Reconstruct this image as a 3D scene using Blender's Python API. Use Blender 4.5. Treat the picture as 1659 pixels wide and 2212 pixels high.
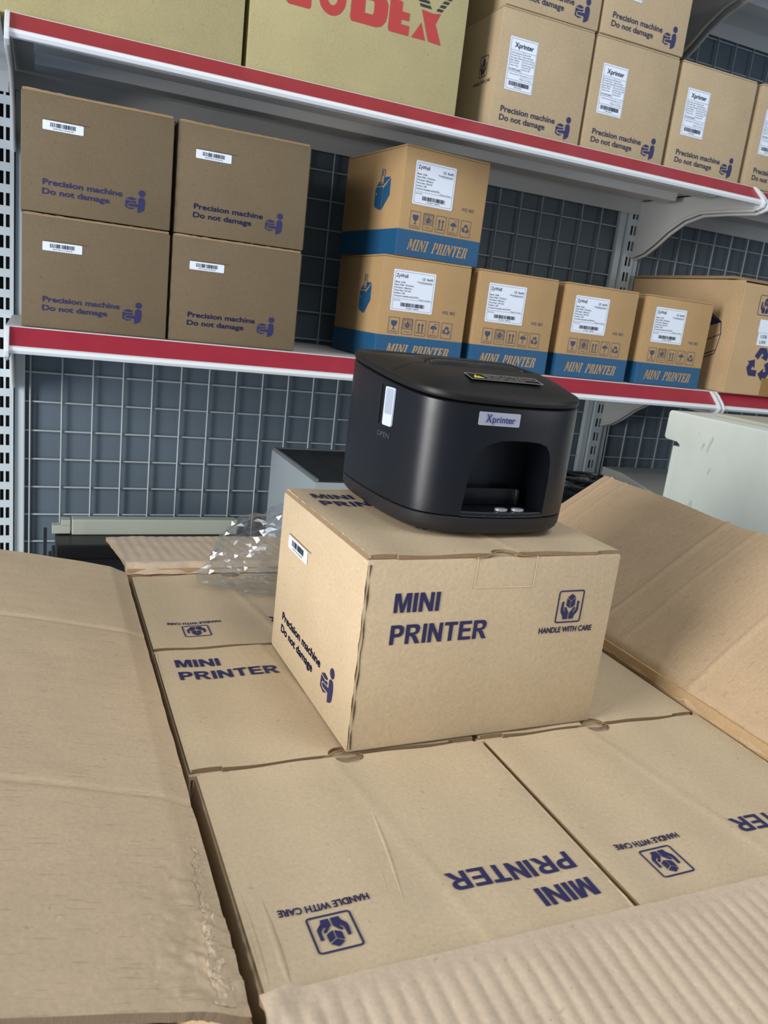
import bpy, bmesh, math, random
from mathutils import Vector, Matrix, noise
from mathutils.geometry import tessellate_polygon

SC = bpy.context.scene
for o in list(bpy.data.objects): bpy.data.objects.remove(o)
COL = SC.collection

# ------------------------------------------------------------------ camera
IW, IH, FPX = 1659.0, 2212.0, 1718.25
YAW, PITCH, ROLL = -0.4241, -0.2438, -0.1192
CAMP = Vector((-0.30195, -0.45252, 0.29715))
RC = Matrix.Rotation(YAW, 3, 'Z') @ Matrix.Rotation(PITCH, 3, 'X') @ Matrix.Rotation(ROLL, 3, 'Y')
cam = bpy.data.cameras.new('camera'); camo = bpy.data.objects.new('camera', cam); COL.objects.link(camo)
cam.sensor_fit = 'VERTICAL'; cam.sensor_height = 36.0; cam.lens = FPX * 36.0 / IH
cam.clip_start = 0.02; cam.clip_end = 60
m3 = Matrix((RC.col[0], RC.col[2], -RC.col[1])).transposed()
camo.matrix_world = Matrix.Translation(CAMP) @ m3.to_4x4()
cam.dof.use_dof = True; cam.dof.focus_distance = 0.68; cam.dof.aperture_fstop = 22
SC.camera = camo

def ray(u, v): return RC @ Vector(((u - 829.5) / FPX, 1.0, -(v - 1106.0) / FPX))
def onY(u, v, y): d = ray(u, v); return CAMP + d * ((y - CAMP.y) / d.y)
def onZ(u, v, z): d = ray(u, v); return CAMP + d * ((z - CAMP.z) / d.z)

# ------------------------------------------------------------------ light
w = bpy.data.worlds.new('world'); SC.world = w; w.use_nodes = True
bg = w.node_tree.nodes['Background']; bg.inputs[0].default_value = (0.80, 0.90, 1.0, 1); bg.inputs[1].default_value = 0.27
def area(name, loc, target, sx, sy, power, col):
    l = bpy.data.lights.new(name, 'AREA'); l.shape = 'RECTANGLE'; l.size = sx; l.size_y = sy; l.energy = power; l.color = col
    o = bpy.data.objects.new(name, l); COL.objects.link(o); o.location = loc
    o.rotation_euler = (Vector(target) - Vector(loc)).to_track_quat('-Z', 'Y').to_euler(); return o
area('window_daylight', (-2.70, -0.72, 0.66), (0, 0.1, 0.1), 1.0, 2.0, 106, (1.0, 0.98, 0.97))
area('ceiling_light', (0.45, -0.85, 1.95), (0.2, -0.2, 0), 1.6, 0.9, 17, (0.96, 0.98, 1.0))
area('shop_front_daylight', (2.3, -1.9, 1.0), (0.7, 0.8, 0.3), 1.2, 1.8, 16, (0.93, 0.97, 1.0))
vs = SC.view_settings; vs.view_transform = 'Standard'; vs.look = 'None'; vs.exposure = 0.0; vs.gamma = 1.0; vs.use_curve_mapping = False

# ------------------------------------------------------------------ materials
def s2l(c): return tuple(((x / 255) / 12.92 if x / 255 <= .04045 else ((x / 255 + .055) / 1.055) ** 2.4) for x in c)
MATS = {}
def mat(name, rgb, rough=0.6, metal=0.0, spec=0.5, nscale=None, namp=0.0, bump=0.0, bscale=None, stretch=(1, 1, 1), coat=0.0):
    """principled, colour varied by noise (namp) in object space, fine bump"""
    if name in MATS: return MATS[name]
    m = bpy.data.materials.new(name); m.use_nodes = True; nt = m.node_tree; b = nt.nodes['Principled BSDF']
    lin = s2l(rgb); b.inputs['Base Color'].default_value = (*lin, 1); b.inputs['Roughness'].default_value = rough
    b.inputs['Metallic'].default_value = metal; b.inputs['Specular IOR Level'].default_value = spec
    b.inputs['Coat Weight'].default_value = coat
    if nscale or bump:
        tc = nt.nodes.new('ShaderNodeTexCoord'); mp = nt.nodes.new('ShaderNodeMapping'); mp.inputs['Scale'].default_value = stretch
        nt.links.new(tc.outputs['Object'], mp.inputs[0])
    if nscale:
        n = nt.nodes.new('ShaderNodeTexNoise'); n.inputs['Scale'].default_value = nscale; n.inputs['Detail'].default_value = 6; n.inputs['Roughness'].default_value = 0.65
        r = nt.nodes.new('ShaderNodeValToRGB')
        r.color_ramp.elements[0].position = .3; r.color_ramp.elements[1].position = .7
        r.color_ramp.elements[0].color = (*[c * (1 - namp) for c in lin], 1); r.color_ramp.elements[1].color = (*[min(1, c * (1 + namp)) for c in lin], 1)
        nt.links.new(mp.outputs[0], n.inputs['Vector']); nt.links.new(n.outputs['Fac'], r.inputs[0]); nt.links.new(r.outputs[0], b.inputs['Base Color'])
    if bump:
        n2 = nt.nodes.new('ShaderNodeTexNoise'); n2.inputs['Scale'].default_value = bscale or 200; n2.inputs['Detail'].default_value = 4
        bp = nt.nodes.new('ShaderNodeBump'); bp.inputs['Strength'].default_value = bump; bp.inputs['Distance'].default_value = 0.001
        nt.links.new(mp.outputs[0], n2.inputs['Vector']); nt.links.new(n2.outputs['Fac'], bp.inputs['Height']); nt.links.new(bp.outputs[0], b.inputs['Normal'])
    MATS[name] = m; return m

def kraft(name, rgb, stretch=(1, 1, 1), dash=None, rnd=0.05):
    """kraft board: blotches, small dark and pale fibres, optional dark score dashes along one axis"""
    m = bpy.data.materials.new(name); m.use_nodes = True; nt = m.node_tree; N = nt.nodes.new; L = nt.links.new
    b = nt.nodes['Principled BSDF']; b.inputs['Roughness'].default_value = 0.72; b.inputs['Specular IOR Level'].default_value = 0.25
    lin = s2l(rgb)
    tc = N('ShaderNodeTexCoord')
    def nz(scale, st, det=4):
        mp = N('ShaderNodeMapping'); mp.inputs['Scale'].default_value = st; L(tc.outputs['Object'], mp.inputs[0])
        n = N('ShaderNodeTexNoise'); n.inputs['Scale'].default_value = scale; n.inputs['Detail'].default_value = det; L(mp.outputs[0], n.inputs['Vector']); return n.outputs['Fac']
    def mr(fac, a, bb, lo, hi):
        r = N('ShaderNodeMapRange'); r.inputs[1].default_value = a; r.inputs[2].default_value = bb; r.inputs[3].default_value = lo; r.inputs[4].default_value = hi; L(fac, r.inputs[0]); return r.outputs[0]
    def mul(x, y):
        q = N('ShaderNodeMath'); q.operation = 'MULTIPLY'; L(x, q.inputs[0]); L(y, q.inputs[1]); return q.outputs[0]
    f = mul(mr(nz(14, stretch, 3), .3, .7, .95, 1.05), mr(nz(420, stretch, 2), .3, .7, .94, 1.06))
    f = mul(f, mr(nz(260, (1, 1, 1), 2), .68, .76, 1.0, 0.80))         # dark fibre specks
    f = mul(f, mr(nz(330, (1.3, .8, 1), 2), .68, .78, 1.0, 1.16))      # pale specks
    if dash: f = mul(f, mr(nz(48, dash, 2), .63, .69, 1.0, 0.81))
    oi = N('ShaderNodeObjectInfo'); f = mul(f, mr(oi.outputs['Random'], 0, 1, 1 - rnd, 1 + rnd))
    vm = N('ShaderNodeVectorMath'); vm.operation = 'SCALE'; vm.inputs[0].default_value = lin; L(f, vm.inputs['Scale']); L(vm.outputs[0], b.inputs['Base Color'])
    bp = N('ShaderNodeBump'); bp.inputs['Strength'].default_value = .25; bp.inputs['Distance'].default_value = .0006
    L(nz(300, stretch, 3), bp.inputs['Height']); L(bp.outputs[0], b.inputs['Normal'])
    MATS[name] = m; return m

K_BOX = kraft('kraft_box', (200, 180, 149))
K_XP = kraft('kraft_labelled_box', (178, 159, 128))
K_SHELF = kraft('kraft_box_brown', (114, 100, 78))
K_BOX2 = kraft('kraft_zywell', (178, 147, 104), rnd=.03)
K_GODEX = kraft('kraft_yellow', (172, 162, 120))
K_BIG = kraft('kraft_big', (188, 160, 122))
K_FLAPX = kraft('kraft_flap_scored', (203, 181, 151), dash=(1.3, 15, 1))
K_FLAPR = kraft('kraft_flap_right', (190, 164, 132), dash=(1.6, 15, 1.6))
K_FLAPN = kraft('kraft_flap_near', (204, 184, 160))
K_EDGE = kraft('kraft_cut_edge', (150, 126, 96), stretch=(6, 6, 1))
K_TORN = kraft('kraft_torn_paper', (205, 184, 156))
EDGE_D = mat('board_edge_dark', (92, 74, 54), .9, nscale=300, namp=.4)
EDGE_L = mat('board_edge_light', (222, 202, 172), .9, nscale=200, namp=.15)
INK = mat('ink_navy', (38, 39, 88), .6, nscale=500, namp=.12)
INK_D = mat('ink_dark_navy', (44, 46, 72), .6)
BLUE = mat('print_blue', (26, 84, 124), .55, nscale=200, namp=.06)
ICONB = mat('print_icon_blue', (52, 72, 108), .6)
LABEL = mat('label_paper', (226, 236, 250), .45)
BLACKINK = mat('label_ink', (40, 46, 58), .6)
REDINK = mat('godex_red', (178, 56, 52), .6)
BLKINK = mat('godex_black', (38, 38, 40), .6)
REDRAIL = mat('rail_red', (158, 40, 58), .38, nscale=20, namp=.08)
WHITE = mat('rail_white', (222, 228, 232), .35)
SHELFM = mat('shelf_paint', (204, 206, 204), .42)
POSTM = mat('post_paint', (204, 215, 220), .45)
WIREM = mat('wire_paint', (178, 187, 191), .45)
PANELM = mat('panel_grey', (96, 110, 121), .55, spec=.4, nscale=3, namp=.06)
DARK = mat('dark_inside', (14, 14, 15), .8)
PLA = mat('printer_black', (13, 15, 21), .31, spec=.5, bump=.10, bscale=2600)
PLAL = mat('printer_lid_black', (20, 19, 19), .42, spec=.4, bump=.10, bscale=2600)
PLAB = mat('printer_base_black', (34, 33, 36), .46, spec=.4, bump=.10, bscale=2600)
SLOTM = mat('printer_gloss', (12, 13, 16), .18)
LEVER = mat('lever_white', (205, 214, 228), .35)
SILVER = mat('badge_silver', (196, 200, 208), .32, metal=.55)
BTN = mat('button_silver', (190, 194, 200), .3, metal=.4)
BADGEINK = mat('badge_blue', (34, 34, 128), .5)
YELLOW = mat('warn_yellow', (222, 208, 40), .5)
WARNW = mat('warn_white', (205, 205, 200), .7, spec=.1)
BEIGE = mat('machine_beige', (226, 234, 224), .42, nscale=9, namp=.05)
BEIGED = mat('machine_beige_stain', (196, 216, 202), .5)
GREYB = mat('machine_grey', (140, 150, 154), .5, nscale=8, namp=.05)
BLACKB = mat('machine_black', (28, 31, 34), .45)
CREAM = mat('cream_plastic', (170, 176, 162), .5)
CABLE = mat('cable_black', (16, 16, 18), .4)
FLOORM = mat('floor_tile', (150, 172, 208), .35, nscale=22, namp=.25, stretch=(1, 6, 1))
TAPE = mat('brown_tape', (150, 116, 62), .25)
WALLM = mat('wall_paint', (196, 200, 202), .8)
def film_mat():
    m = bpy.data.materials.new('clear_film'); m.use_nodes = True; nt = m.node_tree
    for n in list(nt.nodes):
        if n.type == 'BSDF_PRINCIPLED': nt.nodes.remove(n)
    out = nt.nodes['Material Output']; t = nt.nodes.new('ShaderNodeBsdfTransparent'); t.inputs[0].default_value = (.93, .95, .97, 1)
    g = nt.nodes.new('ShaderNodeBsdfGlossy'); g.inputs['Roughness'].default_value = .12; g.inputs[0].default_value = (.95, .97, 1, 1)
    lw = nt.nodes.new('ShaderNodeLayerWeight'); lw.inputs[0].default_value = .28
    mr = nt.nodes.new('ShaderNodeMapRange'); mr.inputs[3].default_value = .13; mr.inputs[4].default_value = .45
    mx = nt.nodes.new('ShaderNodeMixShader'); nt.links.new(lw.outputs['Facing'], mr.inputs[0]); nt.links.new(mr.outputs[0], mx.inputs[0])
    nt.links.new(t.outputs[0], mx.inputs[1]); nt.links.new(g.outputs[0], mx.inputs[2]); nt.links.new(mx.outputs[0], out.inputs[0]); return m
FILM = film_mat()

# ------------------------------------------------------------------ mesh helpers
class MB:
    def __init__(s): s.v = []; s.f = []; s.mi = []
    def add(s, vs, fs, mi=0):
        n = len(s.v); s.v += [tuple(x) for x in vs]; s.f += [tuple(i + n for i in f) for f in fs]; s.mi += [mi] * len(fs)
    def box(s, a, b, mi=0, M=None):
        x0, y0, z0 = a; x1, y1, z1 = b
        vs = [Vector(q) for q in ((x0, y0, z0), (x1, y0, z0), (x1, y1, z0), (x0, y1, z0), (x0, y0, z1), (x1, y0, z1), (x1, y1, z1), (x0, y1, z1))]
        if M: vs = [M @ q for q in vs]
        s.add(vs, [(3, 2, 1, 0), (4, 5, 6, 7), (0, 1, 5, 4), (1, 2, 6, 5), (2, 3, 7, 6), (3, 0, 4, 7)], mi)
    def poly(s, loops, F, mi=0):
        """flat polygon(s with holes) in 2D mapped by F(u,v)"""
        pts = [q for l in loops for q in l]
        tris = tessellate_polygon([[Vector((a, b, 0)) for a, b in l] for l in loops])
        out = []
        for t in tris:
            (ax, ay), (bx, by), (cx, cy) = (pts[i] for i in t)
            out.append(t if (bx - ax) * (cy - ay) - (by - ay) * (cx - ax) > 0 else (t[0], t[2], t[1]))
        s.add([F(a, b) for a, b in pts], out, mi)
    def rect(s, u0, v0, u1, v1, F, mi=0): s.poly([[(u0, v0), (u1, v0), (u1, v1), (u0, v1)]], F, mi)
    def prism(s, pts, axis, a, b, mi=0):
        """2D outline (list) extruded along axis x/y/z from a to b"""
        def P(q, t): return {'x': (t, q[0], q[1]), 'y': (q[0], t, q[1]), 'z': (q[0], q[1], t)}[axis]
        n = len(pts); tris = tessellate_polygon([[Vector((p[0], p[1], 0)) for p in pts]])
        s.add([P(q, a) for q in pts] + [P(q, b) for q in pts],
              [tuple(t) for t in tris] + [tuple(i + n for i in t) for t in tris] + [(i, (i + 1) % n, (i + 1) % n + n, i + n) for i in range(n)], mi)
    def tube(s, pts, r, n=8, mi=0, cap=True):
        pts = [Vector(p) for p in pts]; rings = []; up = Vector((0, 0, 1))
        for i, p in enumerate(pts):
            d = (pts[min(i + 1, len(pts) - 1)] - pts[max(i - 1, 0)]).normalized()
            a = d.cross(up if abs(d.dot(up)) < .95 else Vector((1, 0, 0))).normalized(); b = d.cross(a)
            rr = r[i] if isinstance(r, (list, tuple)) else r
            rings.append([p + (a * math.cos(2 * math.pi * k / n) + b * math.sin(2 * math.pi * k / n)) * rr for k in range(n)])
        vs = [q for R in rings for q in R]
        fs = [(i * n + k, i * n + (k + 1) % n, (i + 1) * n + (k + 1) % n, (i + 1) * n + k) for i in range(len(pts) - 1) for k in range(n)]
        if cap: fs += [tuple(range(n))[::-1], tuple((len(pts) - 1) * n + k for k in range(n))]
        s.add(vs, fs, mi)
    def mesh(s, name, mats, smooth=None, bevel=0, seg=2, fix=True):
        me = bpy.data.meshes.new(name); me.from_pydata(s.v, [], s.f)
        for m in (mats if isinstance(mats, (list, tuple)) else [mats]): me.materials.append(m)
        me.polygons.foreach_set('material_index', s.mi)
        if fix or bevel:
            bm = bmesh.new(); bm.from_mesh(me)
            if fix: bmesh.ops.recalc_face_normals(bm, faces=bm.faces)
            if bevel:
                bmesh.ops.bevel(bm, geom=[e for e in bm.edges if e.is_manifold and e.calc_face_angle() > .5], offset=bevel, segments=seg, affect='EDGES', profile=.6)
            bm.to_mesh(me); bm.free()
        if smooth is not None:
            me.shade_smooth(); me.set_sharp_from_angle(angle=math.radians(smooth))
        me.update(); return me
def put(name, me, parent=None, label=None):
    o = bpy.data.objects.new(name, me); COL.objects.link(o)
    if parent: o.parent = parent
    if label: o['label'] = label
    return o
def part(name, mb, mats, parent, label=None, smooth=None, bevel=0, seg=2, fix=True):
    return put(name, mb.mesh(name, mats, smooth, bevel, seg, fix), parent, label)
def thing(name, label, cat, loc=(0, 0, 0), rz=0.0, group=None):
    o = bpy.data.objects.new(name, None); COL.objects.link(o); o.location = loc; o.rotation_euler = (0, 0, rz); o.empty_display_size = .02
    o['label'] = label; o['category'] = cat
    if group: o['group'] = group
    return o
def tag(o, label, cat, group=None):
    o['label'] = label; o['category'] = cat
    if group: o['group'] = group
    return o
def struct(o): o['kind'] = 'structure'; return o
def copy_tree(root, loc, rz, label, skip=()):
    r = root.copy(); COL.objects.link(r); r.location = loc; r.rotation_euler = (0, 0, rz); r['label'] = label
    for ch in list(root.children):
        if ch.name.split('.')[0] in skip: continue
        c = ch.copy(); COL.objects.link(c); c.parent = r
        for g in list(ch.children):
            d = g.copy(); COL.objects.link(d); d.parent = c
    return r
def face(O, U, V, off=.0004):
    O = Vector(O); U = Vector(U); V = Vector(V); N = U.cross(V); 
    return lambda u, v: O + U * u + V * v + N * off
def rrect(u0, v0, u1, v1, r, n=4):
    out = []
    for cx, cy, a in ((u1 - r, v0 + r, -90), (u1 - r, v1 - r, 0), (u0 + r, v1 - r, 90), (u0 + r, v0 + r, 180)):
        out += [(cx + r * math.cos(math.radians(a + 90 * k / n)), cy + r * math.sin(math.radians(a + 90 * k / n))) for k in range(n + 1)]
    return out
def ring(u0, v0, u1, v1, r, t): return [rrect(u0, v0, u1, v1, r), rrect(u0 + t, v0 + t, u1 - t, v1 - t, max(r - t, r * .3))]
def ell(cx, cy, rx, ry, n=16): return [(cx + rx * math.cos(2 * math.pi * k / n), cy + ry * math.sin(2 * math.pi * k / n)) for k in range(n)]

# text turned into flat mesh outlines, cap height 1, width 1
TC = {}
def text_geo(body, bold=0.0, shear=0.0, res=3):
    k = (body, bold, shear, res)
    if k in TC: return TC[k]
    def conv(t):
        c = bpy.data.curves.new('t', 'FONT'); c.body = t; c.size = 1; c.offset = bold; c.shear = shear; c.resolution_u = res; c.fill_mode = 'FRONT'
        o = bpy.data.objects.new('t', c); COL.objects.link(o); dg = bpy.context.evaluated_depsgraph_get()
        me = bpy.data.meshes.new_from_object(o.evaluated_get(dg)); vs = [(v.co.x, v.co.y) for v in me.vertices]; fs = [tuple(p.vertices) for p in me.polygons]
        bpy.data.objects.remove(o); bpy.data.curves.remove(c); bpy.data.meshes.remove(me); return vs, fs
    if 'capH' not in TC: TC['capH'] = max(v[1] for v in conv('H')[0])
    vs, fs = conv(body); x0 = min(v[0] for v in vs); x1 = max(v[0] for v in vs)
    TC[k] = ([((x - x0) / (x1 - x0), y / TC['capH']) for x, y in vs], fs); return TC[k]
def text(mb, body, u0, u1, base, cap, F, mi=0, bold=0.0, shear=0.0, res=3):
    vs, fs = text_geo(body, bold, shear, res)
    mb.add([F(u0 + x * (u1 - u0), base + y * cap) for x, y in vs], fs, mi)
def heavy(mb, body, u0, u1, base, cap, F, w=.00022, **k):
    for a, b in ((0, 0), (w, 0), (-w, 0), (0, w), (0, -w)): text(mb, body, u0 + a, u1 + a, base + b, cap, F, bold=.008, **k)
def barcode(mb, u0, u1, v0, v1, F, seed, mi=0, n=34):
    rd = random.Random(seed); u = u0; ws = [(rd.choice((1, 1, 2, 3)), rd.choice((1, 1, 2))) for _ in range(n)]; k = (u1 - u0) / sum(a + b for a, b in ws)
    for a, b in ws: mb.rect(u, v0, u + a * k, v1, F, mi); u += (a + b) * k

# ------------------------------------------------------------------ printed symbols
def aff(pts, O, X, Y):
    d = X[0] * Y[1] - X[1] * Y[0]
    return [(((x - O[0]) * Y[1] - (y - O[1]) * Y[0]) / d, ((y - O[1]) * X[0] - (x - O[0]) * X[1]) / d) for x, y in pts]
_c = lambda p: [(a, 1 - b) for a, b in aff(p, (692, 192), (570, -22), (-112, 712))]
CARE = [_c(p) for p in (
    [(755, 440), (775, 422), (797, 440), (785, 520), (775, 600), (805, 655), (828, 660), (798, 580), (802, 555), (825, 548), (845, 570), (885, 655), (862, 815), (757, 820), (758, 750), (715, 660), (718, 600), (735, 520)],
    [(1088, 425), (1110, 408), (1135, 425), (1120, 500), (1105, 610), (1085, 650), (1010, 740), (992, 805), (890, 812), (905, 680), (930, 650), (1010, 548), (1030, 540), (1040, 560), (1030, 590), (985, 640), (975, 660), (1005, 655), (1062, 585), (1080, 500)],
    [(978, 258), (1052, 330), (945, 408), (875, 340)], [(865, 362), (935, 422), (910, 572), (840, 515)], [(955, 422), (1052, 350), (1030, 510), (928, 580)])]
def care(mb, u0, v0, u1, v1, F, mi=0, frame=True, t=.0011):
    if frame: mb.poly(ring(u0, v0, u1, v1, (u1 - u0) * .09, t), F, mi)
    for p in CARE: mb.poly([[(u0 + a * (u1 - u0), v0 + b * (v1 - v0)) for a, b in p]], F, mi)
_p = lambda p: [(a, 1 - b) for a, b in aff(p, (1030, 1560), (300, 68), (-50, 400))]
MAN = [_p(p) for p in (
    ell(1255, 1677, 45, 58),
    [(1195, 1775), (1212, 1752), (1235, 1745), (1262, 1752), (1278, 1775), (1280, 1850), (1255, 1970), (1225, 2000), (1160, 2018), (1170, 1915), (1060, 1890), (1045, 1865), (1060, 1845), (1185, 1862)],
    [(1025, 1752), (1100, 1728), (1165, 1765), (1158, 1785), (1105, 1790)],
    [(1020, 1772), (1100, 1808), (1160, 1803), (1155, 1843), (1060, 1828), (1034, 1845), (1026, 1888), (1050, 1912), (1138, 1930), (1070, 1948), (1003, 1900)])]
def man(mb, u0, v0, u1, v1, F, mi=0):
    a0 = min(a for p in MAN for a, b in p); a1 = max(a for p in MAN for a, b in p); b0 = min(b for p in MAN for a, b in p); b1 = max(b for p in MAN for a, b in p)
    for p in MAN: mb.poly([[(u0 + (a - a0) / (a1 - a0) * (u1 - u0), v0 + (b - b0) / (b1 - b0) * (v1 - v0)) for a, b in p]], F, mi)
def recycle(mb, cx, cy, r, F, mi=0):
    base = [[(-.34, .30), (-.16, .62), (.20, .62), (.30, .46), (.42, .53), (.27, .10), (-.02, .30), (.10, .36), (.03, .42), (-.10, .20)],]
    base = [[(-.48, .42), (-.20, .88), (.26, .88), (.40, .64), (.55, .72), (.42, .22), (-.02, .38), (.14, .48), (.02, .62), (-.20, .26)]]
    for k in range(3):
        a = -2 * math.pi * k / 3; c, s = math.cos(a), math.sin(a)
        mb.poly([[(cx + r * (x * c - y * s), cy + r * (x * s + y * c)) for x, y in base[0]]], F, mi)
ST = {  # stencil slab letters on a 1-high cell: (width, polygons)
 'M': (1.15, [[(0, 0), (.30, 0), (.30, .08), (.22, .10), (.22, .62), (.10, .86), (0, 1), (-.04, .92), (.07, .9), (.07, .1), (0, .08)], [(.04, 1), (.36, 1), (.56, .40), (.50, .12), (.46, .12), (.14, .9)], [(.62, .46), (.78, 1), (1.12, 1), (1.12, .92), (1.04, .9), (1.04, .1), (1.12, .08), (1.12, 0), (.74, 0), (.74, .08), (.80, .1), (.80, .80), (.60, .14)]]),
 'I': (.46, [[(0, 0), (.42, 0), (.42, .08), (.34, .1), (.34, .9), (.42, .92), (.42, 1), (0, 1), (0, .92), (.08, .9), (.08, .1), (0, .08)]]),
 'N': (.92, [[(0, 0), (.28, 0), (.28, .08), (.20, .1), (.20, .68), (.06, .88), (.06, .1), (0, .08)], [(0, 1), (.30, 1), (.68, .36), (.68, .02), (.64, .02), (.08, .92)], [(.60, .92), (.60, 1), (.88, 1), (.88, .92), (.82, .9), (.82, 0), (.74, 0), (.74, .4), (.68, .5), (.68, .9)]]),
 'P': (.78, [[(0, 0), (.42, 0), (.42, .08), (.34, .1), (.34, .9), (.42, .93), (.42, 1), (0, 1), (0, .92), (.08, .9), (.08, .1), (0, .08)], [(.46, 1), (.62, .98), (.74, .86), (.74, .62), (.64, .48), (.46, .44), (.46, .52), (.52, .6), (.52, .86), (.46, .92)]]),
 'R': (.88, [[(0, 0), (.42, 0), (.42, .08), (.34, .1), (.34, .9), (.42, .93), (.42, 1), (0, 1), (0, .92), (.08, .9), (.08, .1), (0, .08)], [(.46, 1), (.62, .98), (.74, .87), (.74, .66), (.66, .54), (.78, .40), (.78, .1), (.86, .08), (.86, 0), (.60, 0), (.54, .1), (.54, .42), (.46, .48), (.46, .54), (.52, .62), (.52, .87), (.46, .92)]]),
 'T': (.82, [[(.26, 0), (.58, 0), (.58, .08), (.54, .1), (.54, 1), (.28, 1), (.28, .1), (.26, .08)], [(0, 1), (.23, 1), (.23, .92), (.10, .86), (.04, .68), (0, .68)], [(.59, 1), (.80, 1), (.80, .68), (.76, .68), (.70, .86), (.59, .92)]]),
 'E': (.78, [[(0, 0), (.40, 0), (.40, .08), (.34, .1), (.34, .9), (.40, .92), (.40, 1), (0, 1), (0, .92), (.08, .9), (.08, .1), (0, .08)], [(.44, 1), (.70, 1), (.70, .70), (.66, .70), (.60, .86), (.44, .92)], [(.44, 0), (.74, 0), (.74, .32), (.70, .32), (.62, .14), (.44, .08)], [(.38, .46), (.56, .38), (.60, .38), (.60, .64), (.56, .64), (.38, .56)]])}
def stencil(mb, body, u0, u1, v0, v1, F, mi=0, slant=.28):
    tot = sum(ST[c][0] + .06 if c != ' ' else .75 for c in body); k = (u1 - u0 - slant * (v1 - v0)) / tot; u = 0
    for c in body:
        if c == ' ': u += .75; continue
        for p in ST[c][1]: mb.poly([[(u0 + (u + x) * k + slant * y * (v1 - v0), v0 + y * (v1 - v0)) for x, y in p]], F, mi)
        u += ST[c][0] + .06

SANS = {
 'M': (.83, [[(0, 0), (0, 1), (.27, 1), (.415, .36), (.56, 1), (.83, 1), (.83, 0), (.65, 0), (.65, .72), (.50, 0), (.33, 0), (.18, .72), (.18, 0)]]),
 'I': (.20, [[(0, 0), (.2, 0), (.2, 1), (0, 1)]]),
 'N': (.72, [[(0, 0), (0, 1), (.2, 1), (.53, .37), (.53, 1), (.72, 1), (.72, 0), (.52, 0), (.19, .64), (.19, 0)]]),
 'P': (.67, [[(0, 0), (0, 1), (.38, 1), (.50, .985), (.60, .93), (.66, .83), (.67, .70), (.65, .56), (.58, .46), (.48, .40), (.36, .385), (.20, .385), (.20, 0)], [(.20, .55), (.33, .55), (.42, .58), (.46, .64), (.465, .70), (.45, .77), (.40, .82), (.32, .83), (.20, .83)]]),
 'R': (.76, [[(0, 0), (0, 1), (.43, 1), (.56, .985), (.65, .92), (.70, .82), (.70, .70), (.66, .58), (.56, .49), (.46, .455), (.55, .38), (.76, 0), (.52, 0), (.36, .30), (.28, .40), (.20, .42), (.20, 0)], [(.20, .575), (.36, .575), (.45, .60), (.495, .65), (.50, .72), (.47, .79), (.40, .83), (.20, .83)]]),
 'T': (.68, [[(.24, 0), (.24, .83), (0, .83), (0, 1), (.68, 1), (.68, .83), (.44, .83), (.44, 0)]]),
 'E': (.67, [[(0, 0), (0, 1), (.65, 1), (.65, .83), (.20, .83), (.20, .61), (.62, .61), (.62, .44), (.20, .44), (.20, .17), (.67, .17), (.67, 0)]])}
def sans(mb, body, u0, u1, v0, cap, F, mi=0):
    gp = .10; tot = sum(SANS[c][0] + gp for c in body) - gp; k = (u1 - u0) / tot; u = 0
    for c in body:
        mb.poly([[(u0 + (u + x) * k, v0 + y * cap) for x, y in l] for l in SANS[c][1]], F, mi); u += SANS[c][0] + gp

# ------------------------------------------------------------------ setting
FZ = -0.44
mb = MB(); mb.box((-4, -3, FZ - .05), (4.5, 1.6, FZ)); struct(put('floor', mb.mesh('floor', FLOORM)))
mb = MB(); mb.box((-4, 1.55, FZ), (4.5, 1.6, 2.6)); struct(put('wall_back', mb.mesh('wall_back', WALLM)))

# ------------------------------------------------------------------ shelving
XL, XR, BAY = -0.345, 0.866, 1.211
YP = 1.0           # front of the uprights
ZS = [0.2255, 0.5885, 0.965]
SLOT_P = .0317
def make_post():
    t = thing('shelf_upright', 'x', 'shelf post', (XL, 0, FZ), 0, 'slotted shelf uprights')
    h = 2.1; mb = MB(); y0, y1 = YP, YP + .0015
    c1, c2, sw = -.0130, -.0042, .0056
    L, Rr = -.0235, .0045
    for a, b in ((L, c1 - sw / 2), (c1 + sw / 2, c2 - sw / 2), (c2 + sw / 2, Rr)): mb.box((a, y0, 0), (b, y1, h))
    for i in range(int(h / SLOT_P)):
        z = .006 + i * SLOT_P
        for c in (c1, c2): mb.box((c - sw / 2, y0, z + .0190), (c + sw / 2, y1, min(h, z + SLOT_P)))
    mb.box((L, y1, 0), (L + .0015, YP + .016, h)); mb.box((Rr - .0015, y1, 0), (Rr, YP + .016, h))
    part('slotted_channel', mb, POSTM, t)
    mb = MB(); mb.box((L + .002, YP + .010, 0), (Rr - .002, YP + .012, h)); part('channel_inside', mb, DARK, t)
    return t
post = make_post(); post['label'] = 'slotted grey upright at the left end beside the two stacked plain cartons'
copy_tree(post, (XR - .004, 0, FZ), 0, 'slotted white upright behind the joint of the shelves, right of the mini printer boxes')

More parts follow.
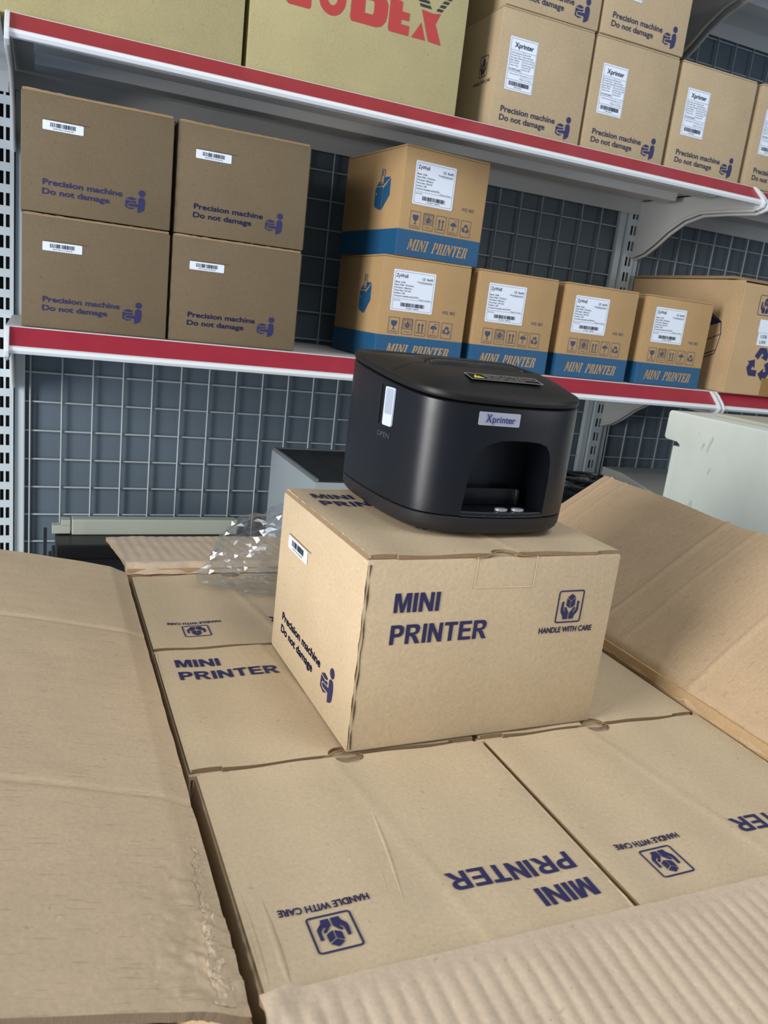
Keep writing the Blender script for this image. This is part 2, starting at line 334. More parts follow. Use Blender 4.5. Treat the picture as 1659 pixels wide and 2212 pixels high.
def make_grid(x0, x1, label):
    t = thing('wire_back_panel', label, 'wire panel', ((x0 + x1) / 2, YP + .006, FZ + .03), 0, 'wire grid back panels')
    wdt = x1 - x0; hgt = 2.0; f = .016
    for a, b in (((-wdt / 2, 0, 0), (-wdt / 2 + f, .012, hgt)), ((wdt / 2 - f, 0, 0), (wdt / 2, .012, hgt)), ((-wdt / 2 + f, 0, 0), (wdt / 2 - f, .012, f)), ((-wdt / 2 + f, 0, hgt - f), (wdt / 2 - f, .012, hgt))):
        mb = MB(); mb.box(a, b); part('frame_tube', mb, POSTM, t, bevel=.002)
    mb = MB(); mb.tube([(0, 0, f), (0, 0, hgt - f)], .00165, 6); mv = mb.mesh('wire', WIREM, 60)
    mb = MB(); mb.tube([(-wdt / 2 + f, 0, 0), (wdt / 2 - f, 0, 0)], .00165, 6); mh = mb.mesh('wire', WIREM, 60)
    x = -wdt / 2 + f + .008
    while x < wdt / 2 - f: o = put('wire', mv, t); o.location = (x, .0045, 0); x += .0495
    z = .049
    while z < hgt - f: o = put('wire', mh, t); o.location = (0, .0078, z); z += .0495
    return t
G1 = make_grid(XL + .006, XR - .030, 'wire grid back panel between the two uprights, behind the mini printer boxes')
G2 = make_grid(XR + .003, XR + BAY - .030, 'wire grid back panel right of the right upright, above the open brown box')
G3 = make_grid(XL - BAY + .006, XL - .026, 'wire grid back panel beyond the left upright at the photo edge')
mb = MB(); mb.box((XL - BAY, YP + .0195, FZ), (XR + BAY, YP + .0225, FZ + 2.05)); tag(put('back_sheet', mb.mesh('back_sheet', PANELM)), 'smooth blue grey sheet behind the wire grid panels', 'panel')

# bracket outline in (y, z relative to the shelf top)
BR = [(1.0, -.004), (.70, -.004), (.685, -.012), (.676, -.034), (.690, -.040), (.76, -.037), (.82, -.036), (.865, -.046), (.905, -.066), (.940, -.090), (.968, -.106), (1.0, -.115)]
def make_shelf():
    t = thing('gondola_shelf', 'x', 'shelf', (0, 0, 0), 0, 'steel shelves with red price rails')
    L0, L1 = -BAY / 2 + .003, BAY / 2 - .003
    mb = MB(); mb.box((L0, .704, -.0012), (L1, YP - .002, 0)); mb.box((L0, YP - .003, -.03), (L1, YP - .002, -.0012)); mb.box((L0, .7035, -.022), (L1, .7045, 0))
    mb.box((L0, .705, -.0225), (L1, .722, -.0215))
    part('shelf_tray', mb, SHELFM, t)
    for y0, y1 in ((.755, .80), (.86, .905)):
        mb = MB(); mb.prism([(y0, -.0014), (y0 + .004, -.0165), (y1 - .004, -.0165), (y1, -.0014)], 'x', L0 + .03, L1 - .03); part('stiffener', mb, SHELFM, t, bevel=.0012)
    # price rail: red insert in a white holder, leaning forward at the bottom
    mb = MB(); mb.prism([(.7036, -.0001), (.7020, 0), (.7012, -.0008), (.7025, -.0020)], 'x', L0, L1); 
    mb.prism([(.7030, -.0018), (.7016, -.0018), (.6785, -.0235), (.6805, -.0245)], 'x', L0, L1)
    mb.prism([(.6785, -.0225), (.6742, -.0245), (.6728, -.0285), (.6748, -.0322), (.6795, -.0330), (.684, -.0310), (.684, -.0290), (.6805, -.0245)], 'x', L0, L1)
    part('price_rail', mb, WHITE, t, smooth=40)
    mb = MB(); mb.prism([(.7012, -.0010), (.7006, -.0014), (.6775, -.0230), (.6783, -.0237)], 'x', L0 + .002, L1 - .002); part('red_insert', mb, REDRAIL, t)
    for sx, x in ((-1, -BAY / 2 + .0035), (1, BAY / 2 - .0065)):
        mb = MB(); mb.prism(BR, 'x', x + .0008, x + .0022); 
        part('bracket', mb, SHELFM, t, bevel=.0005)
        mb = MB(); pts = [Vector((x + .0015, y, z)) for y, z in BR[3:]]; mb.tube(pts, .0034, 8); part('bracket_flange', mb, SHELFM, t, smooth=60)
        mb = MB(); prof = [(.706, -.0005), (.698, 0), (.690, -.005), (.676, -.018), (.668, -.029), (.671, -.037), (.682, -.041), (.692, -.036), (.688, -.028), (.694, -.020), (.704, -.010)]
        mb.prism(prof, 'x', x - .0012, x + .0044); part('end_cap', mb, WHITE, t, bevel=.001)
    return t
XC = (XL + XR) / 2
sh = make_shelf(); sh.location = (XC, 0, ZS[0]); sh['label'] = 'middle steel shelf with red rail under the four plain cartons and blue banded boxes'
copy_tree(sh, (XC, 0, ZS[1]), 0, 'upper steel shelf with red rail carrying the large yellowish boxes')
copy_tree(sh, (XC, 0, ZS[2]), 0, 'topmost shelf of the left bay, only its curved bracket seen at upper right')
copy_tree(sh, (XC + BAY, 0, ZS[0]), 0, 'right bay shelf with red rail under the open brown box')
copy_tree(sh, (XC + BAY, 0, ZS[1] - .004), 0, 'right bay upper shelf end with red rail beyond the joint')
copy_tree(sh, (XC + BAY, 0, ZS[2] - .01), 0, 'right bay topmost shelf, its underside seen at the upper right corner')
copy_tree(sh, (XC - BAY, 0, ZS[1] - .006), 0, 'left bay upper shelf just beyond the left upright', skip=('bracket', 'bracket_flange', 'end_cap'))
# base deck
mb = MB(); mb.box((XL - BAY, .64, -.214), (XR + BAY, YP - .002, -.20)); mb.box((XL - BAY, .66, FZ), (XR + BAY, .664, -.214)); mb.box((XL - BAY, .96, FZ), (XR + BAY, .964, -.214))
tag(put('base_shelf', mb.mesh('base_shelf', SHELFM, bevel=.002)), 'low base deck of the shelving under the grey and black machines', 'shelf')

# ------------------------------------------------------------------ printer cartons
W, D, H = .2108, .1840, .1431
def lidz(x, y):   # slight waviness of the lid board
    return .00045 * math.sin(x * 95 + .6) + .00035 * math.sin(x * 47 + y * 9 + 2) + .0006 * math.exp(-((x - .5 * W + .16 * (y - .09)) / .004) ** 2) - .0009 * max(0, (abs(x - W / 2) - W * .43) / (W * .07)) ** 2
def make_carton():
    """origin at the middle of the base; x 0..W, y 0..D before centring; front y=0"""
    t = thing('printer_carton', 'x', 'box', (0, 0, 0), 0, 'plain kraft mini printer cartons')
    ox, oy = -W / 2, -D / 2
    T = Matrix.Translation((ox, oy, 0))
    e = .0025
    mb = MB(); mb.box((ox, oy, 0), (ox + W, oy + D, H - .0032)); part('body', mb, K_BOX, t, bevel=.0018, smooth=40)
    # lid board with thumb notch in the front edge
    nx, ny = 44, 20; mb = MB()
    def edge_y(x):
        d = abs(x - W / 2); y = .0008
        if d < .0105: y = math.sqrt(max(0, .0105 ** 2 - d * d)) * .82 + .0008
        if x < .022 or x > W - .022: y = .0022
        return y
    xs = sorted(set([.0012 + (W - .0024) * i / nx for i in range(nx + 1)] + [W / 2 + .0105 * math.cos(math.pi * k / 10) for k in range(11)] + [.0219, .0221, W - .0219, W - .0221]))
    top = []; bot = []
    for x in xs:
        y0 = edge_y(x)
        for j in range(ny + 1):
            y = y0 + (D - .001 - y0) * j / ny
            top.append((ox + x, oy + y, H + lidz(x, y))); bot.append((ox + x, oy + y, H - .003 + lidz(x, y) * .5))
    n = len(xs); m = ny + 1; N = len(top); fs = []
    for i in range(n - 1):
        for j in range(ny): a = i * m + j; fs.append((a, a + m, a + m + 1, a + 1)); fs.append((N + a, N + a + 1, N + a + m + 1, N + a + m))
    mb.add(top + bot, fs, 0)
    rim = [i * m for i in range(n)] + [(n - 1) * m + j for j in range(1, m)] + [i * m + ny for i in range(n - 2, -1, -1)] + [j for j in range(ny - 1, 0, -1)]
    mb.add(top + bot, [(rim[i], rim[(i + 1) % len(rim)], rim[(i + 1) % len(rim)] + N, rim[i] + N) for i in range(len(rim))], 1)
    part('lid', mb, [K_BOX, K_EDGE], t, smooth=40)
    # raw board edges: front left corner and along the left top edge
    mb = MB(); 
    for k, (a, b) in enumerate(((.0001, .0006), (.0022, .0029))):
        zz = [0.002 + (H - .008) * i / 24 for i in range(25)]
        pts = [(ox + a + .0004 * math.sin(i * 1.7 + k * 2), oy - .0003, z) for i, z in enumerate(zz)]; pt2 = [(ox + b + .0004 * math.sin(i * 1.3 + k), oy - .0003, z) for i, z in enumerate(zz)]
        mb.add(pts + pt2, [(i, i + 25, i + 26, i + 1) for i in range(24)])
    part('cut_board_edge', mb, EDGE_D, t)
    mb = MB(); r1 = random.Random(4)
    pts = [(ox + .0018 + .0007 * r1.random(), oy + .002 + (D - .004) * i / 40, H - .0012 + .0008 * r1.random()) for i in range(41)]
    mb.tube(pts, [.0005 + .0004 * r1.random() for _ in pts], 5); part('torn_top_edge', mb, K_TORN, t)
    # front: lettering, hands symbol, pressed tuck tab
    F = face((ox, oy, 0), (1, 0, 0), (0, 0, 1))
    mb = MB(); sans(mb, 'MINI', .0228, .0575, .1025, .0140, F); sans(mb, 'PRINTER', .0225, .0995, .0792, .0143, F); part('front_lettering', mb, INK, t)
    mb = MB(); care(mb, .1585, .087, .182, .113, F); heavy(mb, 'HANDLE WITH CARE', .1456, .1945, .0795, .0043, F, .00012); part('front_care_symbol', mb, INK, t)
    F2 = face((ox, oy, 0), (1, 0, 0), (0, 0, 1), .0005)
    mb = MB()
    for q in ([(.083, .118), (.0837, .118), (.0837, .141), (.083, .141)], [(.083, .118), (.1335, .1172), (.1335, .1179), (.083, .1187)], [(.1328, .1175), (.1335, .1175), (.1335, .141), (.1328, .141)]): mb.poly([q], F2)
    part('tuck_tab_crease', mb, EDGE_L, t)
    mb = MB(); pts = [(ox + .081, oy - .0001, H - .003), (ox + .090, oy - .0002, H - .0022), (ox + .096, oy + .001, H - .0005), (ox + .100, oy + .003, H + .0004), (ox + .106, oy + .0040, H + .0002), (ox + .113, oy + .002, H - .0002), (ox + .120, oy, H - .002), (ox + .133, oy - .0002, H - .0028)]
    mb.tube(pts, [.0003, .0006, .0008, .0007, .0008, .0007, .0006, .0003], 5); part('notch_edge', mb, K_EDGE, t)
    # left: barcode sticker, slot, handling text, man carrying a box
    FL = face((ox, oy + D, 0), (0, -1, 0), (1e-9, 0, 1))
    mb = MB(); mb.poly([rrect(.0245, .0985, .0725, .1095, .0012)], FL); 
    FL2 = face((ox, oy + D, 0), (0, -1, 0), (0, 0, 1), .0006); b2 = MB(); barcode(b2, .0335, .0635, .1025, .1075, FL2, 5, n=22); text(b2, '90XP 8L0123456678', .0365, .0605, .1000, .0014, FL2)
    lab = part('barcode_sticker', mb, LABEL, t); part('barcode', b2, BLACKINK, lab)
    mb = MB(); mb.rect(.0258, .1103, .0795, .1109, FL); part('hand_slot', mb, EDGE_D, t)
    mb = MB(); heavy(mb, 'Precision machine', .0255, .1213, .0342, .0066, FL); heavy(mb, 'Do not damage', .0250, .1055, .0230, .0066, FL); part('side_lettering', mb, INK, t)
    mb = MB(); man(mb, .1255, .0165, .1505, .0455, FL); part('carry_symbol', mb, INK, t)
    # top
    FT = lambda u, v: Vector((ox + u, oy + v, H + lidz(u, v) + .0006))
    mb = MB(); sans(mb, 'MINI', .0145, .0508, .1490, .0135, FT); sans(mb, 'PRINTER', .0145, .0955, .1265, .0138, FT); part('top_lettering', mb, INK, t)
    mb = MB(); care(mb, .1555, .1372, .1795, .1612, FT); heavy(mb, 'HANDLE WITH CARE', .1425, .1915, .1290, .0045, FT, .00012); part('top_care_symbol', mb, INK, t)
    return t
ct = make_carton()
TH = .0253
def carton_at(x, y, z, rz, label, first=False):
    """x,y: where the front left corner goes"""
    c, s = math.cos(rz), math.sin(rz); loc = (x + c * W / 2 - s * D / 2, y + s * W / 2 + c * D / 2, z)
    if first: ct.location = loc; ct.rotation_euler = (0, 0, rz); ct['label'] = label; return ct
    return copy_tree(ct, loc, rz, label)
carton_at(-.1050, -.0006, 0.0008, TH, 'kraft mini printer carton standing alone with the black printer on top', True)
ZB = -H - .0006
def spot(x0, y0, flip, label, rz=0):
    return carton_at(x0 + W, y0 + D, ZB, math.pi + rz, label) if flip else carton_at(x0, y0, ZB, rz, label)
nl = spot(-.2085, -.1855, True, 'packed carton at the near left with upside down lettering, next to the left flap')
spot(.0032, -.1855, True, 'packed carton at the near right, its upside down care symbol right of the gap', 0)
spot(-.2118, .0008, False, 'packed carton left of and partly under the standing carton, upright lettering')
spot(.0016, .0008, False, 'packed carton mostly hidden under the right half of the standing carton')
spot(-.2118, .1875, True, 'rearmost left packed carton with upside down care symbol near the plastic bag')
spot(.0016, .1875, True, 'rearmost right packed carton hidden behind the standing carton')
bpy.context.view_layer.update(); inv = nl.matrix_basis.inverted()
for path, wd in ((((765, 1652), (800, 1740), (835, 1830), (868, 1930), (895, 2080)), .0016), (((545, 1880), (580, 1990), (620, 2110), (645, 2160)), .0030), (((500, 1870), (540, 1990), (575, 2110), (600, 2180)), .0022), (((790, 1800), (830, 1900), (850, 1990)), .0012)):
    P3 = [onZ(u, v, 0) for u, v in path]; pts = []
    for i in range(17):
        q = i / 16 * (len(P3) - 1); k = min(int(q), len(P3) - 2); w_ = P3[k].lerp(P3[k + 1], q - k); w_.y = max(w_.y, -.184); pts.append(inv @ Vector((w_.x, w_.y, -.0006 - wd * .62)))
    mb = MB(); mb.tube(pts, [wd * (.25 + .75 * math.sin(math.pi * (i + .5) / 17)) for i in range(17)], 8); part('lid_crease', mb, K_BOX, nl, smooth=80)
# shelf cartons turned so that their side faces out
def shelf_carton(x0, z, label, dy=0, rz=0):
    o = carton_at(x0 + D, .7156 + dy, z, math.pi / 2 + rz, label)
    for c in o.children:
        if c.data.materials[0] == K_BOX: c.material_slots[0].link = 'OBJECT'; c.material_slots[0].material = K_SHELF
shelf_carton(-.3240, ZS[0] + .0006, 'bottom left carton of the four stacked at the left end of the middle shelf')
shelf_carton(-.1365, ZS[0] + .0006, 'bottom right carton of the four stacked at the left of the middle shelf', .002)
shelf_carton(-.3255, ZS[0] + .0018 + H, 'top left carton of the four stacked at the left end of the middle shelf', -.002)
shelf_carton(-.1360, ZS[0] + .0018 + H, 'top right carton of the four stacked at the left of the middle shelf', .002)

# ------------------------------------------------------------------ master carton with flaps
mc = thing('shipping_carton', 'large open shipping carton with spread flaps, packed with mini printer cartons', 'box', (0, .095, FZ), 0)
def wpart(name, mb, mats, label=None, **k):
    o = part(name, mb, mats, mc, label, **k); o.location = (0, -.095, -FZ); return o
x0, x1, y0, y1 = -.2150, .2155, -.1895, .3745
for a, b in (((x0 - .005, y0 - .005, FZ), (x0, y1 + .005, -.004)), ((x1, y0 - .005, FZ), (x1 + .005, y1 + .005, .010)), ((x0, y0 - .005, FZ), (x1, y0, -.004)), ((x0, y1, FZ), (x1, y1 + .005, .006))):
    mb = MB(); mb.box(a, b); wpart('wall', mb, K_BIG)
mb = MB(); mb.box((x0 + .001, y0 + .001, ZB - .004), (x1 - .001, y1 - .001, ZB - .0008)); wpart('layer_pad', mb, K_BIG)
def sheet(fn, nu, nv, th, mats):
    """board sheet: fn(u,v) -> point, thickened downwards"""
    top = [Vector(fn(i / nu, j / nv)) for i in range(nu + 1) for j in range(nv + 1)]; m = nv + 1
    mb = MB(); N = len(top); bot = []
    for i in range(nu + 1):
        for j in range(nv + 1):
            a = top[min(i + 1, nu) * m + j] - top[max(i - 1, 0) * m + j]; b = top[i * m + min(j + 1, nv)] - top[i * m + max(j - 1, 0)]
            nn = a.cross(b).normalized(); nn = nn if nn.z > 0 else -nn
            bot.append(top[i * m + j] - nn * th)
    fs = []
    for i in range(nu):
        for j in range(nv): a = i * m + j; fs += [(a, a + m, a + m + 1, a + 1), (N + a, N + a + 1, N + a + m + 1, N + a + m)]
    mb.add(top + bot, fs, 0)
    rim = [i * m for i in range(nu + 1)] + [nu * m + j for j in range(1, m)] + [i * m + nv for i in range(nu - 1, -1, -1)] + [j for j in range(nv - 1, 0, -1)]
    mb.add(top + bot, [(rim[i], rim[(i + 1) % len(rim)], rim[(i + 1) % len(rim)] + N, rim[i] + N) for i in range(len(rim))], 1)
    return mb
def nz(x, y, z=0.0, s=1.0): return noise.noise(Vector((x * s, y * s, z)))
sm = lambda t: max(0, min(1, t)) ** 2 * (3 - 2 * max(0, min(1, t)))
# left flap: rises outwards, crushed near corner
def f_left(u, v):
    y = -.1885 + v * (.380 + .1885); r = u * .205
    sl = .265 - .075 * v
    z = .001 + .004 * sm(r / .012) + r * sl - .010 * (r / .2) ** 2
    x = -.2158 - .004 * sm(r / .01) - r * .965
    y += .018 * u * v + .003 * u * (1 - v)
    z += .0005 * nz(x, y, 1, 30) + .0006 * math.sin(y * 330 + nz(x, y, 3, 6) * 3) * .12
    k = sm((.21 - v) / .20) * sm((.22 - u) / .18) * (.25 + .75 * sm(v / .03))           # crushed corner
    z += k * (.0040 * nz(x, y, 5, 60) + .0050 * abs(nz(x, y, 7, 95)) + .0026 * abs(nz(x, y, 3, 210)) - .0016)
    z += -.0016 * math.exp(-((v - .70) / .006) ** 2) - .0012 * math.exp(-((v - .27 - .02 * u) / .005) ** 2)
    x += .0008 * nz(0, y, 9, 40) * (1 - sm(u * 8))
    return (x, y, z)
wpart('flap', sheet(f_left, 120, 330, .005, [K_FLAPX, K_EDGE]), [K_FLAPX, K_EDGE], 'left flap folded out, scored across, crushed at its near corner', smooth=70)
# torn paper ridge along the left flap's crease
def f_torn(u, v):
    wv = (.020 * (1 - v) ** 1.2 + .0045) * (.55 + .9 * abs(nz(0, v, 4, 17))); uu = .022 + .020 * (1 - v) + .016 * nz(0, v, 2, 9) + (u - .5) * wv * 2 + .004 * nz(u, v, 6, 60)
    p = f_left(max(.004, uu), .006 + v * .19)
    return (p[0], p[1], p[2] + .0005 + .0011 * math.sin(math.pi * u) * abs(nz(u * 2, v, 1, 30)) + .0009 * abs(nz(u * 5, v, 8, 70)))
wpart('torn_paper', sheet(f_torn, 12, 160, .0004, [K_TORN, K_TORN]), [K_TORN, K_TORN], 'peeled pale paper ridge along the left flap edge', smooth=25)
# right flap: short upright strip, then a long panel leaning outwards
def f_right(u, v):
    y = -.1885 + v * (.3765 + .1885); h1 = .012 + .004 * (1 - v)
    r = u * .212
    r1 = .015
    if r < r1: x = .2150 + r * .30; z = .0005 + r * .95
    else:
        q = r - r1; ang = math.radians(33.5 + 1.5 * (1 - v)); x = .2150 + r1 * .30 + q * math.cos(ang); z = .0005 + r1 * .95 + q * math.sin(ang) + .006 * math.sin(math.pi * q / .2) * (.4 + .6 * (1 - v))
    bend = -.004 * math.exp(-((v - .62) / .10) ** 2) * sm((r - .02) / .05)
    z += bend + .0008 * nz(x, y, 4, 25)
    for vc, wd, am in ((.955, .004, .0018), (.905, .004, .0010), (.60, .005, .0024), (.53, .004, .0014), (.36, .005, .0022), (.17, .005, .0018)):
        z += am * math.exp(-((v - vc - .02 * u) / wd) ** 2)
    z += .00025 * math.sin(y * 700 + 2 * nz(x, y, 2, 8)) * sm((r - .02) / .04) * (.4 + .6 * (1 - v))
    if r < .03: x += .0012 * nz(0, y, 6, 45); z += .0012 * nz(r * 30, y, 7, 60)
    return (x, y, z)
wpart('flap', sheet(f_right, 60, 220, .005, [K_FLAPR, K_EDGE]), [K_FLAPR, K_EDGE], 'right flap leaning up and outwards behind the standing carton', smooth=70)
# back flap
def f_back(u, v):
    x = -.2160 - .006 * u + v * (.4325 + .008 * u); r = u * .205; r1 = .013
    if r < r1: y = .3730 + r * .35; z = .0004 + r * .92
    else: q = r - r1; y = .3730 + r1 * .35 + q * .985; z = .0124 - q * .155
    z += .0003 * math.sin(x * 520 + nz(x, y, 1, 8)) * sm((r - .015) / .03) + .001 * nz(x, y, 3, 30)
    if r < .02: y += .0016 * nz(x, 0, 5, 50); z += .0014 * nz(x, r * 20, 6, 70)
    return (x, y, z)
wpart('flap', sheet(f_back, 40, 160, .005, [K_FLAPN, K_EDGE]), [K_FLAPN, K_EDGE], 'back flap folded out towards the shelves', smooth=70)
# near flap with deep flute ridges
def f_near(u, v):
    x = -.2120 + v * .4275; r = u * .20
    y = -.1832 - r + .0010 * nz(x, 0, 1, 40) * (1 - sm(u * 10)); z = .0058 + .001 * sm(r / .012) - r * .10
    am = sm((r - .002) / .02)
    ph = x * 2 * math.pi / .0094 + 1.2 * nz(x, y, 2, 12)
    z += am * (.00085 * (abs(math.sin(ph / 2)) - .5) + .0009 * nz(x, y, 4, 30))
    k = sm((.10 - v) / .10) * sm((.3 - u) / .3); z += k * (.004 * nz(x, y, 5, 90) + .002)
    return (x, y, z)
wpart('flap', sheet(f_near, 50, 420, .005, [K_FLAPN, K_EDGE]), [K_FLAPN, K_EDGE], 'near flap folded towards the viewer with ridged flutes', smooth=70)

# ------------------------------------------------------------------ black receipt printer
PZ = H + .0012 + .0008
pr = thing('receipt_printer', 'black desktop receipt printer standing on the kraft carton', 'printer', (.0135, .115, PZ), 0)
half = [(0, .0315), (.020, .0325), (.034, .0345), (.046, .0380), (.0565, .0440), (.0648, .0530), (.0702, .0660), (.0738, .0850), (.0758, .1050), (.0766, .1350), (.0762, .1600), (.0735, .1790), (.0650, .1930), (.0480, .1990), (0, .2010)]
def smooth_outline(pts, per=8):
    full = [(x, y - .115) for x, y in pts] + [(-x, y - .115) for x, y in pts[-2:0:-1]]; out = []; n = len(full)
    for i in range(n):
        p0, p1, p2, p3 = (Vector(full[(i + k - 1) % n]) for k in range(4))
        for s in range(per):
            t = s / per; q = .5 * ((2 * p1) + (p2 - p0) * t + (2 * p0 - 5 * p1 + 4 * p2 - p3) * t * t + (3 * p1 - p0 - 3 * p2 + p3) * t ** 3); out.append((q.x, q.y))
    return out
OUT = smooth_outline(half)
def inset(d):
    n = len(OUT); res = []
    for i in range(n):
        a = Vector(OUT[i - 1]); b = Vector(OUT[(i + 1) % n]); tdir = (b - a).normalized(); nn = Vector((-tdir.y, tdir.x))
        res.append((OUT[i][0] + nn.x * d, OUT[i][1] + nn.y * d))
    return res
def front_y(x):
    best = min((o for o in OUT if o[1] < 0), key=lambda o: abs(o[0] - x)); i = OUT.index(best)
    for a, b in zip(OUT, OUT[1:] + OUT[:1]):
        if a[1] < 0 and b[1] < 0 and min(a[0], b[0]) <= x <= max(a[0], b[0]) and abs(a[0] - b[0]) > 1e-9: return a[1] + (b[1] - a[1]) * (x - a[0]) / (b[0] - a[0])
    return best[1]
def left_x(y):
    for a, b in zip(OUT, OUT[1:] + OUT[:1]):
        if a[0] < -.06 and b[0] < -.06 and min(a[1], b[1]) <= y <= max(a[1], b[1]) and abs(a[1] - b[1]) > 1e-9: return a[0] + (b[0] - a[0]) * (y - a[1]) / (b[1] - a[1])
    return -.0766
def seam(y): return .0980 + .10 * (y + .081)          # lid joint height above the base
def loft(rings, capb=True, capt=True):
    mb = MB(); n = len(rings[0]); vs = [q for r in rings for q in r]
    fs = [(i * n + k, i * n + (k + 1) % n, (i + 1) * n + (k + 1) % n, (i + 1) * n + k) for i in range(len(rings) - 1) for k in range(n)]
    if capb: fs.append(tuple(range(n))[::-1])
    if capt: fs.append(tuple((len(rings) - 1) * n + k for k in range(n)))
    mb.add(vs, fs); return mb
# base
rg = [[(x, y, z) for x, y in inset(d)] for d, z in ((.0085, .0018), (.0045, .0030), (.0020, .0055), (.0008, .0085), (.0003, .0150), (.0010, .0156))]
part('base', loft(rg), PLAB, pr, smooth=35)
for fx, fy in ((-.048, -.050), (.048, -.050), (-.050, .060), (.050, .060)):
    mb = MB(); mb.prism(ell(fx, fy, .006, .006, 12), 'z', -.0012, .0022); part('rubber_foot', mb, CABLE, pr)
# body with the paper outlet arch cut in
zl = [.0162, .0168] + [None] * 14
rg = []
for k in range(18):
    if k == 0: rg.append([(x, y, .0160) for x, y in inset(.0012)])
    elif k == 1: rg.append([(x, y, .0168) for x, y in inset(.0002)])
    elif k == 17: rg.append([(x, y, seam(y) - .0004) for x, y in inset(.0016)])
    elif k == 16: rg.append([(x, y, seam(y) - .0014) for x, y in inset(.0003)])
    else: rg.append([(x, y, .0168 + (seam(y) - .0014 - .0168) * (k - 1) / 15) for x, y in OUT])
body_me = loft(rg).mesh('body', PLA)
arch = [(-.0352, .0190), (.0348, .0190), (.0352, .030), (.0355, .046), (.0348, .058), (.0325, .0655), (.0285, .0705), (.022, .0728), (.010, .0738), (-.002, .0738), (-.012, .0730), (-.0205, .0703), (-.0265, .0655), (-.0305, .0580), (-.0330, .046), (-.0343, .032)]
cb = MB(); cb.prism(arch, 'y', -.12, -.045); cut_me = cb.mesh('cut', PLA)
bo = bpy.data.objects.new('body', body_me); co = bpy.data.objects.new('cut', cut_me); COL.objects.link(bo); COL.objects.link(co)
md = bo.modifiers.new('b', 'BOOLEAN'); md.object = co; md.operation = 'DIFFERENCE'; md.solver = 'EXACT'
nm = bpy.data.meshes.new_from_object(bo.evaluated_get(bpy.context.evaluated_depsgraph_get())); bpy.data.objects.remove(bo); bpy.data.objects.remove(co)
nm.shade_smooth(); nm.set_sharp_from_angle(angle=math.radians(35)); put('body', nm, pr)
# ledge inside the outlet and the sill in front of it
mb = MB(); mb.prism([(-.0335, -.0560), (.0220, -.0560), (.0245, -.0575), (.0255, -.0600), (.0255, -.046), (-.0335, -.046)], 'z', .0192, .0322); part('outlet_ledge', mb, PLA, pr, bevel=.0006, smooth=40)
mb = MB(); xs = [-.0352 + .0700 * i / 12 for i in range(13)]
a = [(x, front_y(x) - .0001, .0166) for x in xs]; b = [(x, front_y(x) + .0016, .0200) for x in xs]; mb.add(a + b, [(i, i + 1, i + 14, i + 13) for i in range(12)]); part('outlet_sill', mb, PLAB, pr)
for bx in (.0028, .0172):
    mb = MB(); mb.prism(ell(bx, -.0735, .0052, .0038, 20), 'z', .0192, .0208); part('button', mb, BTN, pr, 'silver oval push button', bevel=.0003, smooth=40)
mb = MB(); 
for bx, g in ((-.018, 'o'), (-.006, 'z'), (.004, 'D'), (.016, 'o')): text(mb, g, bx, bx + .002, .0172, .0019, lambda u, v: Vector((u, front_y(u) - .0004 + (v - .0166) * .48, v)))
part('sill_icons', mb, mat('emboss_grey', (62, 66, 76), .5), pr)
# lid
def lid_c(y):
    P = [(-.0835, .1040), (-.075, .1075), (-.059, .1135), (-.045, .1160), (-.025, .1196), (.005, .1222), (.035, .1216), (.065, .1186), (.0865, .1140)]
    if y <= P[0][0]: return P[0][1]
    for (a, za), (b, zb) in zip(P, P[1:]):
        if a <= y <= b: t = (y - a) / (b - a); return za + (zb - za) * t
    return P[-1][1]
def lid_c2(y): return sum(lid_c(y + k * .004) for k in (-2, -1, 0, 1, 2)) / 5
def scoop(x, y):
    # finger slot across the rear of the lid, its rear lip standing a little higher
    dx = abs(x - .0005) / .046
    if dx >= 1: return 0
    k = sm((1 - dx) / .09); dy = (y + .0165) / .0080
    z = -.0085 * k * sm((1 - abs(dy)) / .35) if abs(dy) < 1 else 0
    if y > -.0100: z += .0022 * sm((1 - dx) / .25) * sm((y + .0100) / .003) * sm((.040 - y) / .045)
    return z
def lid_z(x, y, s):
    e = seam(y) + .0060; sw = s ** 6
    return lid_c2(y) * (1 - sw) + e * sw + scoop(x, y)
rings = []
for d, dz in ((.0022, .0004), (.0006, .0006), (-.0002, .0016), (-.0002, .0040), (.0006, .0058)):
    rings.append([(x, y, seam(y) + dz) for x, y in inset(d)])
base_ring = inset(.0022)
NR = 64
for k in range(NR + 1):
    s = 1 - k / NR * .985; rings.append([(x * s, y * s, lid_z(x * s, y * s, s)) for x, y in base_ring])
part('lid', loft(rings), PLAL, pr, smooth=50)
mb = MB()   # hinge joint line on the left of the lid
pts = [(-.0745 + .030 * i / 14, -.0145 + .001 * math.sin(i), 0) for i in range(15)]
a = [(x, y - .0004, lid_z(x, y, abs(x) / .0755) + .00018) for x, y, z in pts]; b = [(x, y + .0004, lid_z(x, y, abs(x) / .0755) + .00018) for x, y, z in pts]
mb.add(a + b, [(i, i + 1, i + 16, i + 15) for i in range(14)]); part('lid_joint', mb, DARK, pr)
